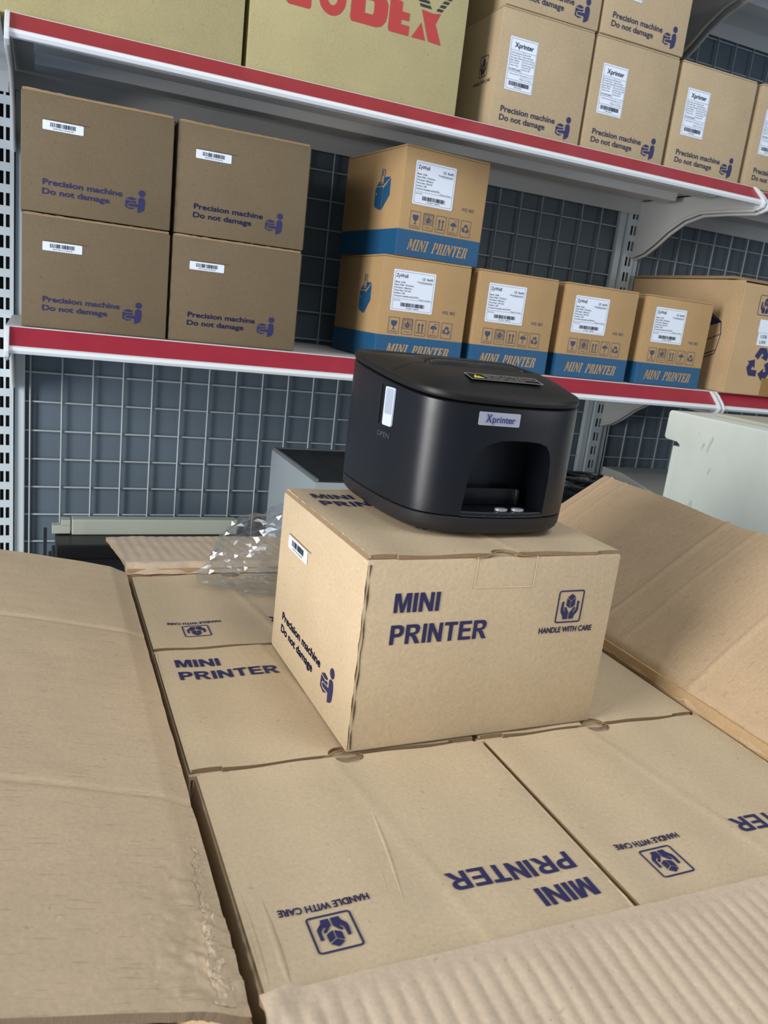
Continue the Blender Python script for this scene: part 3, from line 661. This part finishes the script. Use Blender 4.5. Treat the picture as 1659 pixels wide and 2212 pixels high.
# warning sticker on the lid
def FLD(u, v, off=.0004):
    return Vector((u, v, lid_c2(v) + off))
mb = MB()
u0, u1, v0, v1 = -.0290, .0325, -.0590, -.0450
st = MB(); nst = 6
for i in range(nst):
    for j in range(3): st.rect(u0 + (u1 - u0) * i / nst, v0 + (v1 - v0) * j / 3, u0 + (u1 - u0) * (i + 1) / nst, v0 + (v1 - v0) * (j + 1) / 3, lambda u, v: FLD(u, v, .0003))
sk = part('warning_sticker', st, mat('sticker_black', (24, 24, 25), .55, spec=.2), pr)
FW = lambda u, v: FLD(u, v, .0006)
for q in ((u0, v0, u1, v0 + .0005), (u0, v1 - .0005, u1, v1), (u0, v0, u0 + .0005, v1), (u1 - .0005, v0, u1, v1)): mb.rect(*q, FW)
text(mb, 'Attention:', u0 + .014, u0 + .029, v1 - .0042, .0022, FW); text(mb, 'Please switch off the power', u0 + .031, u1 - .003, v1 - .0042, .0017, FW)
text(mb, 'before opening the cover. Danger of hot head', u0 + .014, u1 - .002, v1 - .0078, .0017, FW); text(mb, 'and sharp cutter. Keep hands clear', u0 + .014, u1 - .014, v1 - .0113, .0017, FW)
part('warning_lettering', mb, WARNW, sk)
mb = MB(); mb.poly([[(u0 + .003, v0 + .003), (u0 + .0125, v0 + .003), (u0 + .0078, v1 - .0025)]], FW); part('warning_triangle', mb, YELLOW, sk, 'yellow triangle')
mb = MB(); mb.poly([[(u0 + .0072, v0 + .0062), (u0 + .0084, v0 + .0062), (u0 + .0081, v1 - .0042), (u0 + .0075, v1 - .0042)]], lambda u, v: FLD(u, v, .0009)); part('exclamation_mark', mb, DARK, sk)
# front badge
BF = lambda off: (lambda u, v: Vector((u, front_y(u) - off, v)))
mb = MB(); nb = 8; bz0, bz1 = .0838, .0933
pts = rrect(-.0318, bz0, .0004, bz1, .0008)
mb.poly([pts], BF(.0007)); mb.poly([pts], BF(.0002))
n = len(pts); mb.add([BF(.0007)(*q) for q in pts] + [BF(.0)(*q) for q in pts], [(i, (i + 1) % n, (i + 1) % n + n, i + n) for i in range(n)])
bd = part('badge', mb, SILVER, pr, 'silver name plate', fix=False)
mb = MB(); text(mb, 'X', -.0268, -.0222, .0862, .0057, BF(.0010), bold=.02, shear=.1); text(mb, 'printer', -.0216, -.0036, .0862, .0047, BF(.0010), bold=.01); part('badge_lettering', mb, BADGEINK, bd)
# cover release on the left side
LF = lambda off: (lambda u, v: Vector((left_x(u) - off, u, v)))   # u = y, v = z
mb = MB(); a = [(y, z) for y, z in rrect(-.0300, .0705, -.0070, .0990, .0015)]
LFm = lambda off: (lambda u, v: Vector((left_x(-u) - off, -u, v)))
slot = rrect(.0090, .0712, .0300, .1000, .0016)
def slab(mb, pts, F0, F1):
    n = len(pts); mb.poly([pts], F1); mb.add([F0(*q) for q in pts] + [F1(*q) for q in pts], [(i, (i + 1) % n, (i + 1) % n + n, i + n) for i in range(n)])
mb = MB(); slab(mb, rrect(.0068, .0702, .0298, .1000, .0018), LFm(-.0004), LFm(.0003)); part('release_slot', mb, SLOTM, pr, fix=False)
mb = MB(); slab(mb, rrect(.0062, .0704, .0078, .0996, .0006), LFm(-.0002), LFm(.0010)); part('slot_rim', mb, PLAB, pr, fix=False)
mb = MB(); slab(mb, rrect(.0155, .0706, .0292, .0994, .0016), LFm(0), LFm(.0014)); lv = part('release_lever', mb, LEVER, pr, 'white cover release lever', fix=False)
mb = MB(); slab(mb, rrect(.0176, .0795, .0280, .0984, .0014), LFm(.0012), LFm(.0016)); part('lever_dimple', mb, mat('lever_grey', (166, 176, 194), .4), lv, fix=False)
mb = MB(); text(mb, 'OPEN', .0075, .0265, .0612, .0040, LFm(.0004)); part('open_lettering', mb, mat('emboss_dark', (74, 80, 90), .5), pr)

# ------------------------------------------------------------------ crumpled clear bag
bm = bmesh.new(); bmesh.ops.create_icosphere(bm, subdivisions=5, radius=1)
for v in bm.verts:
    d = v.co.normalized()
    r = 1.06 + .16 * nz(d.x * 1.5, d.y * 1.5, d.z * 1.5 + 3)
    c = noise.voronoi(d * 1.7 + Vector((1.3, .4, 2)))[0]; r += .26 * (c[1] - c[0]) - .10
    c = noise.voronoi(Vector((d.x * 5, d.y * 5, d.z * 2.2)) + Vector((4, 1, 7)))[0]; r += .10 * (c[1] - c[0])
    z = d.z * r * .052
    v.co = Vector((d.x * r * .088, d.y * r * .040, z))
    if z < -.030: v.co.z = -.030 + (z + .030) * .15
zmin = min(v.co.z for v in bm.verts)
me = bpy.data.meshes.new('plastic_bag'); bm.to_mesh(me); bm.free(); me.materials.append(FILM)
bag = put('plastic_bag', me); bag.location = (-.050, .318, .0008 - zmin); bag.rotation_euler = (0, 0, -.12); tag(bag, 'crumpled clear plastic bag lying behind the standing carton', 'plastic bag')

# ------------------------------------------------------------------ blue banded boxes
ZW, ZD, ZH = .152, .200, .1575
def make_zy():
    t = thing('banded_printer_box', 'x', 'box', (0, 0, 0), 0, 'kraft boxes with a blue band reading mini printer')
    ox = -ZW / 2; oy = -ZD / 2; bh = .0385
    mb = MB(); mb.box((ox, oy, 0), (ox + ZW, oy + ZD, ZH - .0028)); part('body', mb, K_BOX2, t, bevel=.0022, smooth=40)
    mb = MB(); mb.box((ox + .0006, oy + .001, ZH - .0026), (ox + ZW - .0006, oy + ZD, ZH)); part('lid', mb, K_BOX2, t, bevel=.0008)
    mb = MB(); Ff = face((ox, oy, 0), (1, 0, 0), (0, 0, 1), .0003); Fl = face((ox, oy + ZD, 0), (0, -1, 0), (0, 0, 1), .0003); Fr = face((ox + ZW, oy, 0), (0, 1, 0), (0, 0, 1), .0003)
    mb.rect(.0016, .0006, ZW - .0016, bh, Ff); mb.rect(.0016, .0006, ZD - .0016, bh, Fl); mb.rect(.0016, .0006, ZD - .0016, bh, Fr)
    for cx, sx in ((ox, -1), (ox + ZW, 1)):   # band round the front corners
        pts = [(cx - sx * .0016, oy - .0003), (cx - sx * .0002, oy + .0002), (cx + sx * .0003, oy + .0016)]
        mb.add([(x, y, .0006) for x, y in pts] + [(x, y, bh) for x, y in pts], [(0, 1, 4, 3), (1, 2, 5, 4)])
    bd = part('blue_band', mb, BLUE, t, fix=False)
    F = face((ox, oy, 0), (1, 0, 0), (0, 0, 1), .0006)
    mb = MB(); stencil(mb, 'MINI PRINTER', .018, .132, .0100, .0262, F); part('band_lettering', mb, K_BOX2, bd)
    # label
    mb = MB(); mb.poly([rrect(.0182, .0765, .0905, .1380, .0022)], F); lab = part('paper_label', mb, LABEL, t)
    F3 = face((ox, oy, 0), (1, 0, 0), (0, 0, 1), .0009); mb = MB()
    mb.poly([rrect(.0208, .0790, .0879, .1355, .001), rrect(.0211, .0793, .0876, .1352, .001)], F3); mb.rect(.0208, .0948, .0879, .0951, F3); mb.rect(.0645, .1208, .0850, .1211, F3)
    text(mb, 'ZyWell', .0225, .0425, .1268, .0052, F3, bold=.012); text(mb, 'CE  RoHS', .0670, .0855, .1262, .0036, F3, bold=.012); text(mb, 'Thermal Receipt printer', .0590, .0855, .1218, .0022, F3, bold=.008, res=2)
    for i, (l, e) in enumerate((('Model : Zy306', .0390), ('Paper Width : 79.5±0.5mm', .0540), ('Print Speed : 300mm/sec', .0510), ('Power Input : 24V-2.5A', .0500), ('Interface : USB', .0400), ('Command Compatible with ESC/POS', .0640))):
        text(mb, l, .0225, e, .1186 - i * .0041, .0023, F3, bold=.008, res=2)
    text(mb, 'Made in China', .0650, .0850, .0957, .0018, F3, res=2); text(mb, 'Serial No.', .0225, .0345, .0915, .0018, F3, res=2)
    barcode(mb, .0350, .0760, .0838, .0895, F3, 9, n=30); text(mb, 'ZY2001 180042', .0440, .0670, .0808, .0019, F3, res=2)
    part('label_print', mb, BLACKINK, lab)
    # handling symbols
    iw, ih = .0187, .0245
    def frame(k, fill=False):
        u = .0182 + k * .0231; v = .0420; mb = MB(); mb.poly(ring(u, v, u + iw, v + ih, .0008, .0006), F); return mb, u, v
    mb, u, v = frame(0); c = u + iw / 2
    mb.poly([[(c - .0050, v + .0195), (c + .0050, v + .0195), (c + .0048, v + .0155), (c + .0030, v + .0120), (c + .0006, v + .0108), (c + .0006, v + .0075), (c + .004, v + .0062), (c - .004, v + .0062), (c - .0006, v + .0075), (c - .0006, v + .0108), (c - .0030, v + .0120), (c - .0048, v + .0155)]], F)
    text(mb, 'FRAGILE', u + .003, u + iw - .003, v + .0020, .0022, F); part('fragile_symbol', mb, ICONB, t)
    mb, u, v = frame(1); mb.poly(ring(u + .0012, v + .0078, u + iw - .0012, v + ih - .0012, .001, .0005), F); care(mb, u + .0035, v + .0095, u + iw - .0035, v + ih - .003, F, t=.0005); text(mb, 'HANDLE', u + .004, u + iw - .004, v + .0032, .0018, F); part('care_symbol', mb, ICONB, t)
    mb, u, v = frame(2)
    for c in (u + .0062, u + .0125): mb.poly([[(c - .0008, v + .0065), (c + .0008, v + .0065), (c + .0008, v + .0160), (c + .0022, v + .0160), (c, v + .0200), (c - .0022, v + .0160), (c - .0008, v + .0160)]], F)
    mb.rect(u + .0030, v + .0042, u + iw - .0030, v + .0054, F); part('this_way_up_symbol', mb, ICONB, t)
    mb, u, v = frame(3); c = u + iw / 2
    mb.poly([[(c - .0058, v + .0130)] + [(c + .0058 * math.cos(math.pi - math.pi * k / 10), v + .0130 + .0052 * math.sin(math.pi * k / 10)) for k in range(11)]], F); mb.rect(c - .0005, v + .0070, c + .0005, v + .0130, F); mb.rect(c - .0020, v + .0064, c + .0005, v + .0074, F)
    for k in range(3): mb.rect(c + .001 + k * .002, v + .0195, c + .0016 + k * .002, v + .0215, F)
    text(mb, 'KEEP DRY', u + .003, u + iw - .003, v + .0020, .0020, F); part('keep_dry_symbol', mb, ICONB, t)
    mb, u, v = frame(4); recycle(mb, u + iw / 2, v + ih / 2, .0075, F); part('recycle_symbol', mb, ICONB, t)
    mb = MB(); text(mb, 'W', .1085, .1135, .0800, .0045, F); mb.poly([[(.1145, .0800), (.1185, .0800), (.1185, .0845), (.1145, .0845)], [(.1151, .0806), (.1179, .0806), (.1179, .0839), (.1151, .0839)]], F)
    text(mb, 'B', .1225, .1258, .0800, .0045, F); mb.poly([[(.1268, .0800), (.1308, .0800), (.1308, .0845), (.1268, .0845)], [(.1274, .0806), (.1302, .0806), (.1302, .0839), (.1274, .0839)]], F); part('check_boxes', mb, ICONB, t)
    # blue printer picture on the left side (u from the back)
    F4 = face((ox, oy + ZD, 0), (0, -1, 0), (0, 0, 1), .0006); mb = MB(); a, b = .113, .066
    mb.poly([[(a, b + .010), (a, b + .034), (a + .004, b + .036), (a + .022, b + .036), (a + .024, b + .033), (a + .024, b + .002), (a + .021, b + .001), (a + .003, b + .006)], ell(a + .004, b + .026, .0022, .0022, 8)], F4)
    mb.poly([[(a + .0255, b + .001), (a + .0255, b + .033), (a + .047, b + .047), (a + .048, b + .022)]], F4); mb.poly([[(a + .002, b + .0372), (a + .013, b + .045), (a + .013, b + .040), (a + .027, b + .040), (a + .027, b + .049), (a + .040, b + .049), (a + .046, b + .048), (a + .024, b + .0375)]], F4)
    mb.poly([[(a + .014, b + .041), (a + .017, b + .062), (a + .028, b + .060), (a + .026, b + .041)], [(a + .0155, b + .042), (a + .0183, b + .0605), (a + .0266, b + .0590), (a + .0246, b + .042)]], F4)
    for k in range(3): mb.rect(a + .018, b + .052 + k * .0025, a + .0225, b + .0532 + k * .0025, F4)
    part('printer_picture', mb, BLUE, t)
    return t
zy = make_zy()
def zy_at(x, y, z, rz, label, first=False):
    c, s = math.cos(rz), math.sin(rz); loc = (x + c * ZW / 2 - s * ZD / 2, y + s * ZW / 2 + c * ZD / 2, z)
    if first: zy.location = loc; zy.rotation_euler = (0, 0, rz); zy['label'] = label
    else: copy_tree(zy, loc, rz, label)
zz = ZS[0] + .0006
zy_at(.1760, .7156, zz, .0, 'leftmost blue banded box of the bottom row, under the stacked one', True)
zy_at(.1925, .7150, zz + ZH + .0008, .10, 'blue banded box stacked on top of the leftmost one')
zy_at(.3445, .7156, zz, .01, 'second blue banded box from the left in the bottom row')
zy_at(.5150, .7156, zz, .01, 'third blue banded box from the left in the bottom row')
zy_at(.6900, .7156, zz, .01, 'rightmost blue banded box in front of the open brown box')

# ------------------------------------------------------------------ labelled boxes on the upper shelf
QW, QD, QH = .166, .230, .1675
def make_xp():
    t = thing('labelled_printer_box', 'x', 'box', (0, 0, 0), 0, 'kraft boxes with a white printer label on the upper shelf')
    ox = -QW / 2; oy = -QD / 2
    mb = MB(); mb.box((ox, oy, 0), (ox + QW, oy + QD, QH - .0028)); part('body', mb, K_XP, t, bevel=.0025, smooth=40)
    mb = MB(); mb.box((ox + .0008, oy + .0012, QH - .0026), (ox + QW - .0008, oy + QD, QH)); part('lid', mb, K_XP, t, bevel=.0009)
    F = face((ox, oy, 0), (1, 0, 0), (0, 0, 1), .0004); F3 = face((ox, oy, 0), (1, 0, 0), (0, 0, 1), .0008)
    a, b, c, d = .0180, .0565, .0670, .1290
    mb = MB(); mb.poly([rrect(a, b, c, d, .0008)], F); lab = part('paper_label', mb, LABEL, t); mb = MB()
    t_ = .0003
    mb.poly([[(a + .002, b + .002), (c - .0012, b + .002), (c - .0012, d - .002), (a + .002, d - .002)], [(a + .002 + t_, b + .002 + t_), (c - .0012 - t_, b + .002 + t_), (c - .0012 - t_, d - .002 - t_), (a + .002 + t_, d - .002 - t_)]], F3)
    for v in (.1110, .0822, .0710): mb.rect(a + .002, v, c - .0012, v + t_, F3)
    mb.rect(a + .0245, .0825, a + .0245 + t_, .1110, F3)
    text(mb, 'Xprinter', a + .0085, c - .007, .1155, .0066, F3, bold=.022)
    for i, l in enumerate(('Model: thermal printer', 'Print width: 72mm', 'Print speed: 230mm', 'Paper: 80mm', 'Power: DC 24V', 'Cutter: Auto')): text(mb, l, a + .0035, a + (.0235, .0215, .0235, .0195, .019, .019)[i], .1070 - i * .0034, .0020, F3, res=2)
    for i, l in enumerate(('Model: Q90', 'Paper Width: 80mm', 'Print Speed: 230mm/s', 'Power Input: 24V 2.5A', 'Interface type: USB', 'Thermal: ESC', 'Interface: LAN')): text(mb, l, a + .0260, a + (.038, .0435, .0465, .0465, .046, .042, .040)[i], .1070 - i * .0034, .0020, F3, res=2)
    text(mb, 'FC CE FCC RoHS', a + .0035, a + .0230, .0840, .0026, F3, bold=.015, res=2)
    text(mb, 'Xiamen Printer Technology Co., Ltd', a + .0055, c - .004, .0785, .0017, F3, res=2); mb.rect(a + .024, .0765, c - .004, .0767, F3); text(mb, 'Made in China', a + .024, c - .004, .0733, .0017, F3, res=2)
    barcode(mb, a + .006, c - .006, .0632, .0690, F3, 3, n=28); text(mb, 'XP80 180042', a + .016, a + .030, .0605, .0016, F3, res=2); part('label_print', mb, BLACKINK, lab)
    mb = MB(); heavy(mb, 'Precision machine', .0170, .1160, .0252, .0080, F); heavy(mb, 'Do not damage', .0165, .0990, .0132, .0080, F); part('front_lettering', mb, INK_D, t)
    mb = MB(); man(mb, .1195, .006, .1460, .0400, F); part('carry_symbol', mb, INK, t)
    FL = face((ox, oy + QD, 0), (0, -1, 0), (0, 0, 1), .0004); mb = MB(); care(mb, QD - .052, .076, QD - .028, .106, FL); text(mb, 'HANDLE WITH CARE', QD - .066, QD - .014, .066, .0045, FL, bold=.012); part('side_care_symbol', mb, INK_D, t)
    return t
xp = make_xp()
def xp_at(x, y, z, rz, label, first=False):
    c, s = math.cos(rz), math.sin(rz); loc = (x + c * QW / 2 - s * QD / 2, y + s * QW / 2 + c * QD / 2, z)
    if first: xp.location = loc; xp.rotation_euler = (0, 0, rz); xp['label'] = label
    else: copy_tree(xp, loc, rz, label)
zt = ZS[1] + .0006
xp_at(.3215, .7156, zt, 0, 'leftmost labelled box on the upper shelf, beside the big red lettered box', True)
xp_at(.4935, .7156, zt, 0, 'second labelled box from the left on the upper shelf')
xp_at(.6685, .7156, zt, 0, 'third labelled box from the left, with nothing stacked on it')
xp_at(.8450, .7120, zt, .03, 'labelled box cut off by the right photo edge on the upper shelf')
xp_at(.3250, .7170, zt + QH + .001, 0, 'left one of the two upper row boxes, cut off by the top photo edge')
xp_at(.4960, .7150, zt + QH + .001, 0, 'right one of the two upper row boxes beside the arched bracket')

# ------------------------------------------------------------------ large yellowish boxes
def make_gbox(x0, x1, h, label):
    t = thing('large_box', label, 'box', ((x0 + x1) / 2, .7156 + .14, zt), 0, 'large yellowish boxes on the upper shelf')
    wd = x1 - x0; mb = MB(); mb.box((-wd / 2, -.14, 0), (wd / 2, .14, h)); part('body', mb, K_GODEX, t, bevel=.002, smooth=40)
    mb = MB(); mb.box((-wd / 2, -.03, h - .0002), (wd / 2, .03, h + .0004)); part('packing_tape', mb, TAPE, t)
    return t, -wd / 2 - x0
make_gbox(-.430, -.0590, .255, 'large plain yellowish box at the left end of the upper shelf')
gt, gx = make_gbox(-.0525, .2635, .255, 'large yellowish box with big red lettering on the upper shelf')
FG = lambda u, v: Vector((u + (-(.2635 - .0525) / 2), -.1404, v - zt))
mb = MB(); z0, z1 = .6800, .7210
def gl(p): mb.poly(p, FG)
gl([[(-.008, z0 + .006), (-.002, z0), (.0265, z0), (.0290, z0 + .002), (.0290, z0 + .024), (.008, z0 + .024), (.008, z0 + .016), (.018, z0 + .016), (.018, z0 + .011), (.003, z0 + .011), (.003, z1 - .011), (.029, z1 - .011), (.029, z1), (-.002, z1), (-.008, z1 - .006)]])
gl([ell(.0585, (z0 + z1) / 2 + .0005, .0195, .0215, 28), ell(.0585, (z0 + z1) / 2 + .002, .0075, .0105, 18)])
gl([[(.0855, z0 + .004), (.0880, z0), (.1250, z0), (.1330, z0 + .003), (.1385, z0 + .010), (.1400, z0 + .018), (.1400, z1 - .01), (.1340, z1), (.0855, z1)], [(.1060, z0 + .014), (.1060, z1 - .010), (.1185, z1 - .010), (.1195, z1 - .014), (.1195, z0 + .017), (.1175, z0 + .014)]])
gl([[(.1425, z0 + .003), (.1450, z0), (.1745, z0), (.1745, z0 + .0125), (.1615, z0 + .0125), (.1615, z0 + .0185), (.1735, z0 + .0185), (.1735, z0 + .0285), (.1615, z0 + .0285), (.1615, z1 - .0015), (.1595, z1), (.1445, z1), (.1425, z1 - .003)]])
gl([[(.1790, z0), (.2010, z0), (.1925, z0 + .0215)]]); gl([[(.2060, z0), (.2265, z0 - .001), (.2145, z0 + .0240), (.2215, z1 - .002), (.2090, z1 - .0045), (.1910, z1 - .003), (.2010, z0 + .012)]])
part('red_lettering', mb, REDINK, gt); mb = MB()
for k in range(6):
    v = z1 + .0005 + k * .0058; mb.poly([[(.1885 - k * .003, v), (.2060 - k * .003, v), (.2040 - k * .003, v + .0036), (.1865 - k * .003, v + .0036)]], FG); mb.poly([[(.2135 + k * .0042, v - .0005), (.2225 + k * .0042, v - .0005), (.2250 + k * .0042, v + .0032), (.2160 + k * .0042, v + .0032)]], FG)
part('black_stripes', mb, BLKINK, gt)

# ------------------------------------------------------------------ open brown box on the right bay
ob = thing('open_brown_box', 'open brown box with a printed line drawing of a printer and a big recycling mark', 'box', (1.10, .845, zz), 0)
bw, bdp, bh = .44, .31, .205
mb = MB(); th = .004
for a, b in (((-bw / 2, -bdp / 2, 0), (bw / 2, -bdp / 2 + th, bh - .004)), ((-bw / 2, bdp / 2 - th, 0), (bw / 2, bdp / 2, bh)), ((-bw / 2, -bdp / 2 + th, 0), (-bw / 2 + th, bdp / 2 - th, bh)), ((bw / 2 - th, -bdp / 2 + th, 0), (bw / 2, bdp / 2 - th, bh)), ((-bw / 2 + th, -bdp / 2 + th, 0), (bw / 2 - th, bdp / 2 - th, th))):
    q = MB(); q.box(a, b); part('wall', q, K_BIG, ob, bevel=.001)
mb = MB(); mb.box((-bw / 2 + .004, -bdp / 2 + .05, bh - .004), (bw / 2, bdp / 2 + .002, bh + .001)); part('top_flap', mb, K_BIG, ob)
mb = MB(); mb.box((-bw / 2 - .001, -bdp / 2 + .03, bh + .002), (bw / 2 - .02, bdp / 2, bh + .007)); part('top_flap', mb, K_EDGE, ob)
mb = MB(); mb.add([(-bw / 2, -bdp / 2 + .004, bh - .003), (-bw / 2, -bdp / 2 + .03, bh - .0005), (bw / 2, -bdp / 2 + .03, bh + .006), (bw / 2, -bdp / 2 + .01, bh + .008)], [(0, 1, 2, 3)]); part('lifted_flap', mb, K_BIG, ob)
Ff = face((-bw / 2, -bdp / 2, 0), (1, 0, 0), (0, 0, 1)); Fl = face((-bw / 2, bdp / 2, 0), (0, -1, 0), (0, 0, 1))
mb = MB(); recycle(mb, .077, .058, .036, Ff); part('recycle_symbol', mb, INK, ob)
mb = MB(); care(mb, .0420, .1475, .078, .184, Ff); part('care_symbol', mb, INK, ob)
mb = MB(); mb.rect(.0540, .1170, .125, .1405, Ff); s1 = part('paper_sticker', mb, LABEL, ob); 
mb = MB(); mb.rect(.0565, .0935, .125, .1165, Ff); s2 = part('paper_sticker', mb, LABEL, ob)
Ff3 = face((-bw / 2, -bdp / 2, 0), (1, 0, 0), (0, 0, 1), .0008); mb = MB(); text(mb, 'USB', .0630, .0790, .1070, .0062, Ff3); text(mb, 'LAN', .0630, .0780, .0970, .0062, Ff3); part('handwriting', mb, INK, s2)
mb = MB(); mb.rect(.092, .001, .150, .034, Ff); part('packing_tape', mb, TAPE, ob)
mb = MB()
def ln(a, b, w_=.0016):
    d = Vector((b[0] - a[0], b[1] - a[1])); n_ = Vector((-d.y, d.x)).normalized() * w_ / 2; mb.poly([[(a[0] + n_.x, a[1] + n_.y), (a[0] - n_.x, a[1] - n_.y), (b[0] - n_.x, b[1] - n_.y), (b[0] + n_.x, b[1] + n_.y)]], Fl)
A = {'t': (.2150, .1550), 'tr': (.2696, .1284), 'r1': (.2750, .1055), 'br': (.2708, .0758), 'br2': (.2690, .0690), 'l1': (.150, .140)}
ln(A['l1'], A['t']); ln(A['t'], A['tr'], .0022); ln(A['tr'], A['r1'], .0022); ln(A['r1'], A['br']); ln(A['br'], A['br2']); ln((.16, .098), A['tr'], .0022); ln((.16, .062), A['r1']); ln((.17, .040), A['br']); ln((.17, .031), A['br2']); ln(A['l1'], (.17, .031))
mb.poly([[(.180, .110), (.215, .150), (.2690, .1280)], [(.205, .126), (.217, .140), (.246, .1290)]], Fl); part('printer_drawing', mb, INK, ob)

# ------------------------------------------------------------------ machines on the base deck and beside it
gm = thing('grey_machine', 'grey office machine with a black tray on top, behind the printer', 'machine', (.215, .72, -.20), 0)
wm, dm, hm = .31, .24, .257
mb = MB(); mb.box((-wm / 2, -dm / 2, 0), (wm / 2, dm / 2, hm - .004)); part('body', mb, GREYB, gm, bevel=.004, smooth=40)
mb = MB()
for a, b in (((-wm / 2 + .002, -dm / 2 + .002), (-wm / 2 + .007, dm / 2 - .002)), ((wm / 2 - .007, -dm / 2 + .002), (wm / 2 - .002, dm / 2 - .002)), ((-wm / 2 + .007, dm / 2 - .007), (wm / 2 - .007, dm / 2 - .002))): mb.box((*a, hm - .0045), (*b, hm))
part('top_rim', mb, mat('rim_grey', (98, 104, 106), .5), gm, bevel=.001)
mb = MB(); mb.box((-wm / 2 + .007, -dm / 2 + .002, hm - .0045), (wm / 2 - .007, dm / 2 - .007, hm - .0020)); part('top_plate', mb, BLACKB, gm)
mb = MB(); mb.box((-wm / 2 + .06, -dm / 2 + .05, hm - .0022), (wm / 2 - .02, dm / 2 - .022, hm - .0012)); part('tray', mb, DARK, gm)
# beige machine at the right
bmn = thing('beige_machine', 'large pale beige metal machine with an overhanging lid at the right edge', 'machine', (.95, .40, FZ), 0)
zb = .1905 - FZ; X0 = -.23
mb = MB(); mb.prism([(-.30, 0), (.206, 0), (.206, zb - .0555), (.213, zb - .0515), (.2415, zb - .0505), (.2455, zb - .046), (.2450, zb - .004), (.2410, zb), (-.30, zb)], 'x', X0, .25); part('housing', mb, BEIGE, bmn, bevel=.002, smooth=40)
mb = MB(); mb.box((X0 + .007, .2065, 0), (.245, .228, zb - .060)); part('rear_strip', mb, BEIGE, bmn, bevel=.002)
mb = MB(); mb.box((X0 + .05, -.2, zb), (.2, .19, zb + .006)); part('lid_panel', mb, mat('lid_panel_beige', (186, 186, 170), .5), bmn, bevel=.002)
FB = face((X0, .30, 0), (0, -1, 0), (0, 0, 1), .0010); r2 = random.Random(8)
for cu, cv, ru, rv in ((.148, zb - .046, .003, .006), (.163, zb - .040, .0026, .014), (.172, zb - .085, .0014, .009), (.135, zb - .028, .002, .0016), (.145, zb - .150, .004, .010)):
    mb = MB(); mb.poly([[(cu + ru * (.6 + .6 * r2.random()) * math.cos(2 * math.pi * k / 14) + rv * .3 * math.sin(2 * math.pi * k / 14), cv + rv * (.6 + .6 * r2.random()) * math.sin(2 * math.pi * k / 14)) for k in range(14)]], FB)
    part('green_stain', mb, BEIGED, bmn)
# dark machine with wedge cover between them
dk = thing('dark_machine', 'low dark machine with a grey wedge cover left of the beige machine', 'machine', (.80, .83, -.20), .0)
mb = MB(); mb.box((-.26, -.115, 0), (.30, .13, .196)); part('body', mb, BLACKB, dk, bevel=.006, smooth=40)
mb = MB(); mb.prism([(-.10, .1965), (.125, .1965), (.125, .224), (.06, .224), (-.085, .200)], 'x', .05, .29); part('wedge_cover', mb, mat('cover_grey', (186, 190, 182), .5), dk, bevel=.002)
for k in range(4):
    mb = MB(); mb.prism(ell(.06 + k * .022, -.085, .0022, .0022, 8), 'z', .1955, .1972); part('indicator_dot', mb, mat('dot_grey', (96, 100, 104), .5), dk)
# coil of black cable on it
mb = MB(); r3 = random.Random(2); pts = []
for i in range(220):
    a = i * .35; r = .034 + .014 * math.sin(i * .21) + .004 * r3.random(); pts.append((r * 1.25 * math.cos(a) + .022 * math.sin(i * .05), r * math.sin(a) * .8, .006 + .018 * abs(math.sin(i * .13)) + .020 * (i / 220)))
mb.tube(pts, .0032, 6); cb_ = put('cable_coil', mb.mesh('cable_coil', CABLE, 60)); cb_.location = (.655, .775, -.0025); tag(cb_, 'tangled coil of black cable right of the printer', 'cable')
# black machine with cream top bar at the lower left
bk = thing('black_machine', 'black low machine with a cream bar across its back, lower left on the base deck', 'machine', (-.13, .86, -.20), 0)
mb = MB(); mb.box((-.155, -.09, 0), (.18, .06, .050)); mb.box((-.150, -.085, .0505), (.175, .06, .060)); part('body', mb, BLACKB, bk, bevel=.003)
mb = MB(); mb.box((-.145, -.02, .060), (.175, .062, .084)); part('ribbed_block', mb, CABLE, bk, bevel=.002)
mb = MB(); mb.box((-.120, .035, .0845), (.155, .058, .111)); part('cream_bar', mb, CREAM, bk, bevel=.002)
mb = MB(); mb.box((-.150, .037, .086), (-.122, .056, .100)); mb.box((-.136, .036, .100), (-.122, .056, .110)); part('bar_bracket', mb, CREAM, bk, bevel=.001)
mb = MB(); mb.box((-.163, -.02, .0), (-.158, -.015, .112)); part('side_post', mb, BLACKB, bk)
mb = MB(); mb.box((-.15, -.115, 0), (.18, -.0905, .030)); part('front_strip', mb, CREAM, bk, bevel=.002)

# pale blue sack standing against the shipping carton under the left flap
bm = bmesh.new(); bmesh.ops.create_icosphere(bm, subdivisions=4, radius=1)
for v in bm.verts:
    d = v.co.normalized(); q = lambda c, e: math.copysign(abs(c) ** e, c)
    k = 1 + .05 * nz(d.x * 3, d.y * 3, d.z * 3 + 2)
    v.co = Vector((q(d.x, .55) * .085 * k, q(d.y, .5) * .20 * k, q(d.z, .5) * .165 * (1 + .03 * nz(d.x * 6, d.y * 6, 1))))
zmin = min(v.co.z for v in bm.verts); xmax = max(v.co.x for v in bm.verts)
me = bpy.data.meshes.new('plastic_sack'); bm.to_mesh(me); bm.free(); me.materials.append(mat('sack_blue', (176, 198, 232), .45, nscale=30, namp=.3, stretch=(1, 8, .4))); me.shade_smooth()
o = put('plastic_sack', me); o.location = (-.2215 - xmax, .02, FZ - zmin); tag(o, 'pale blue plastic sack glimpsed under the near end of the left flap', 'sack')
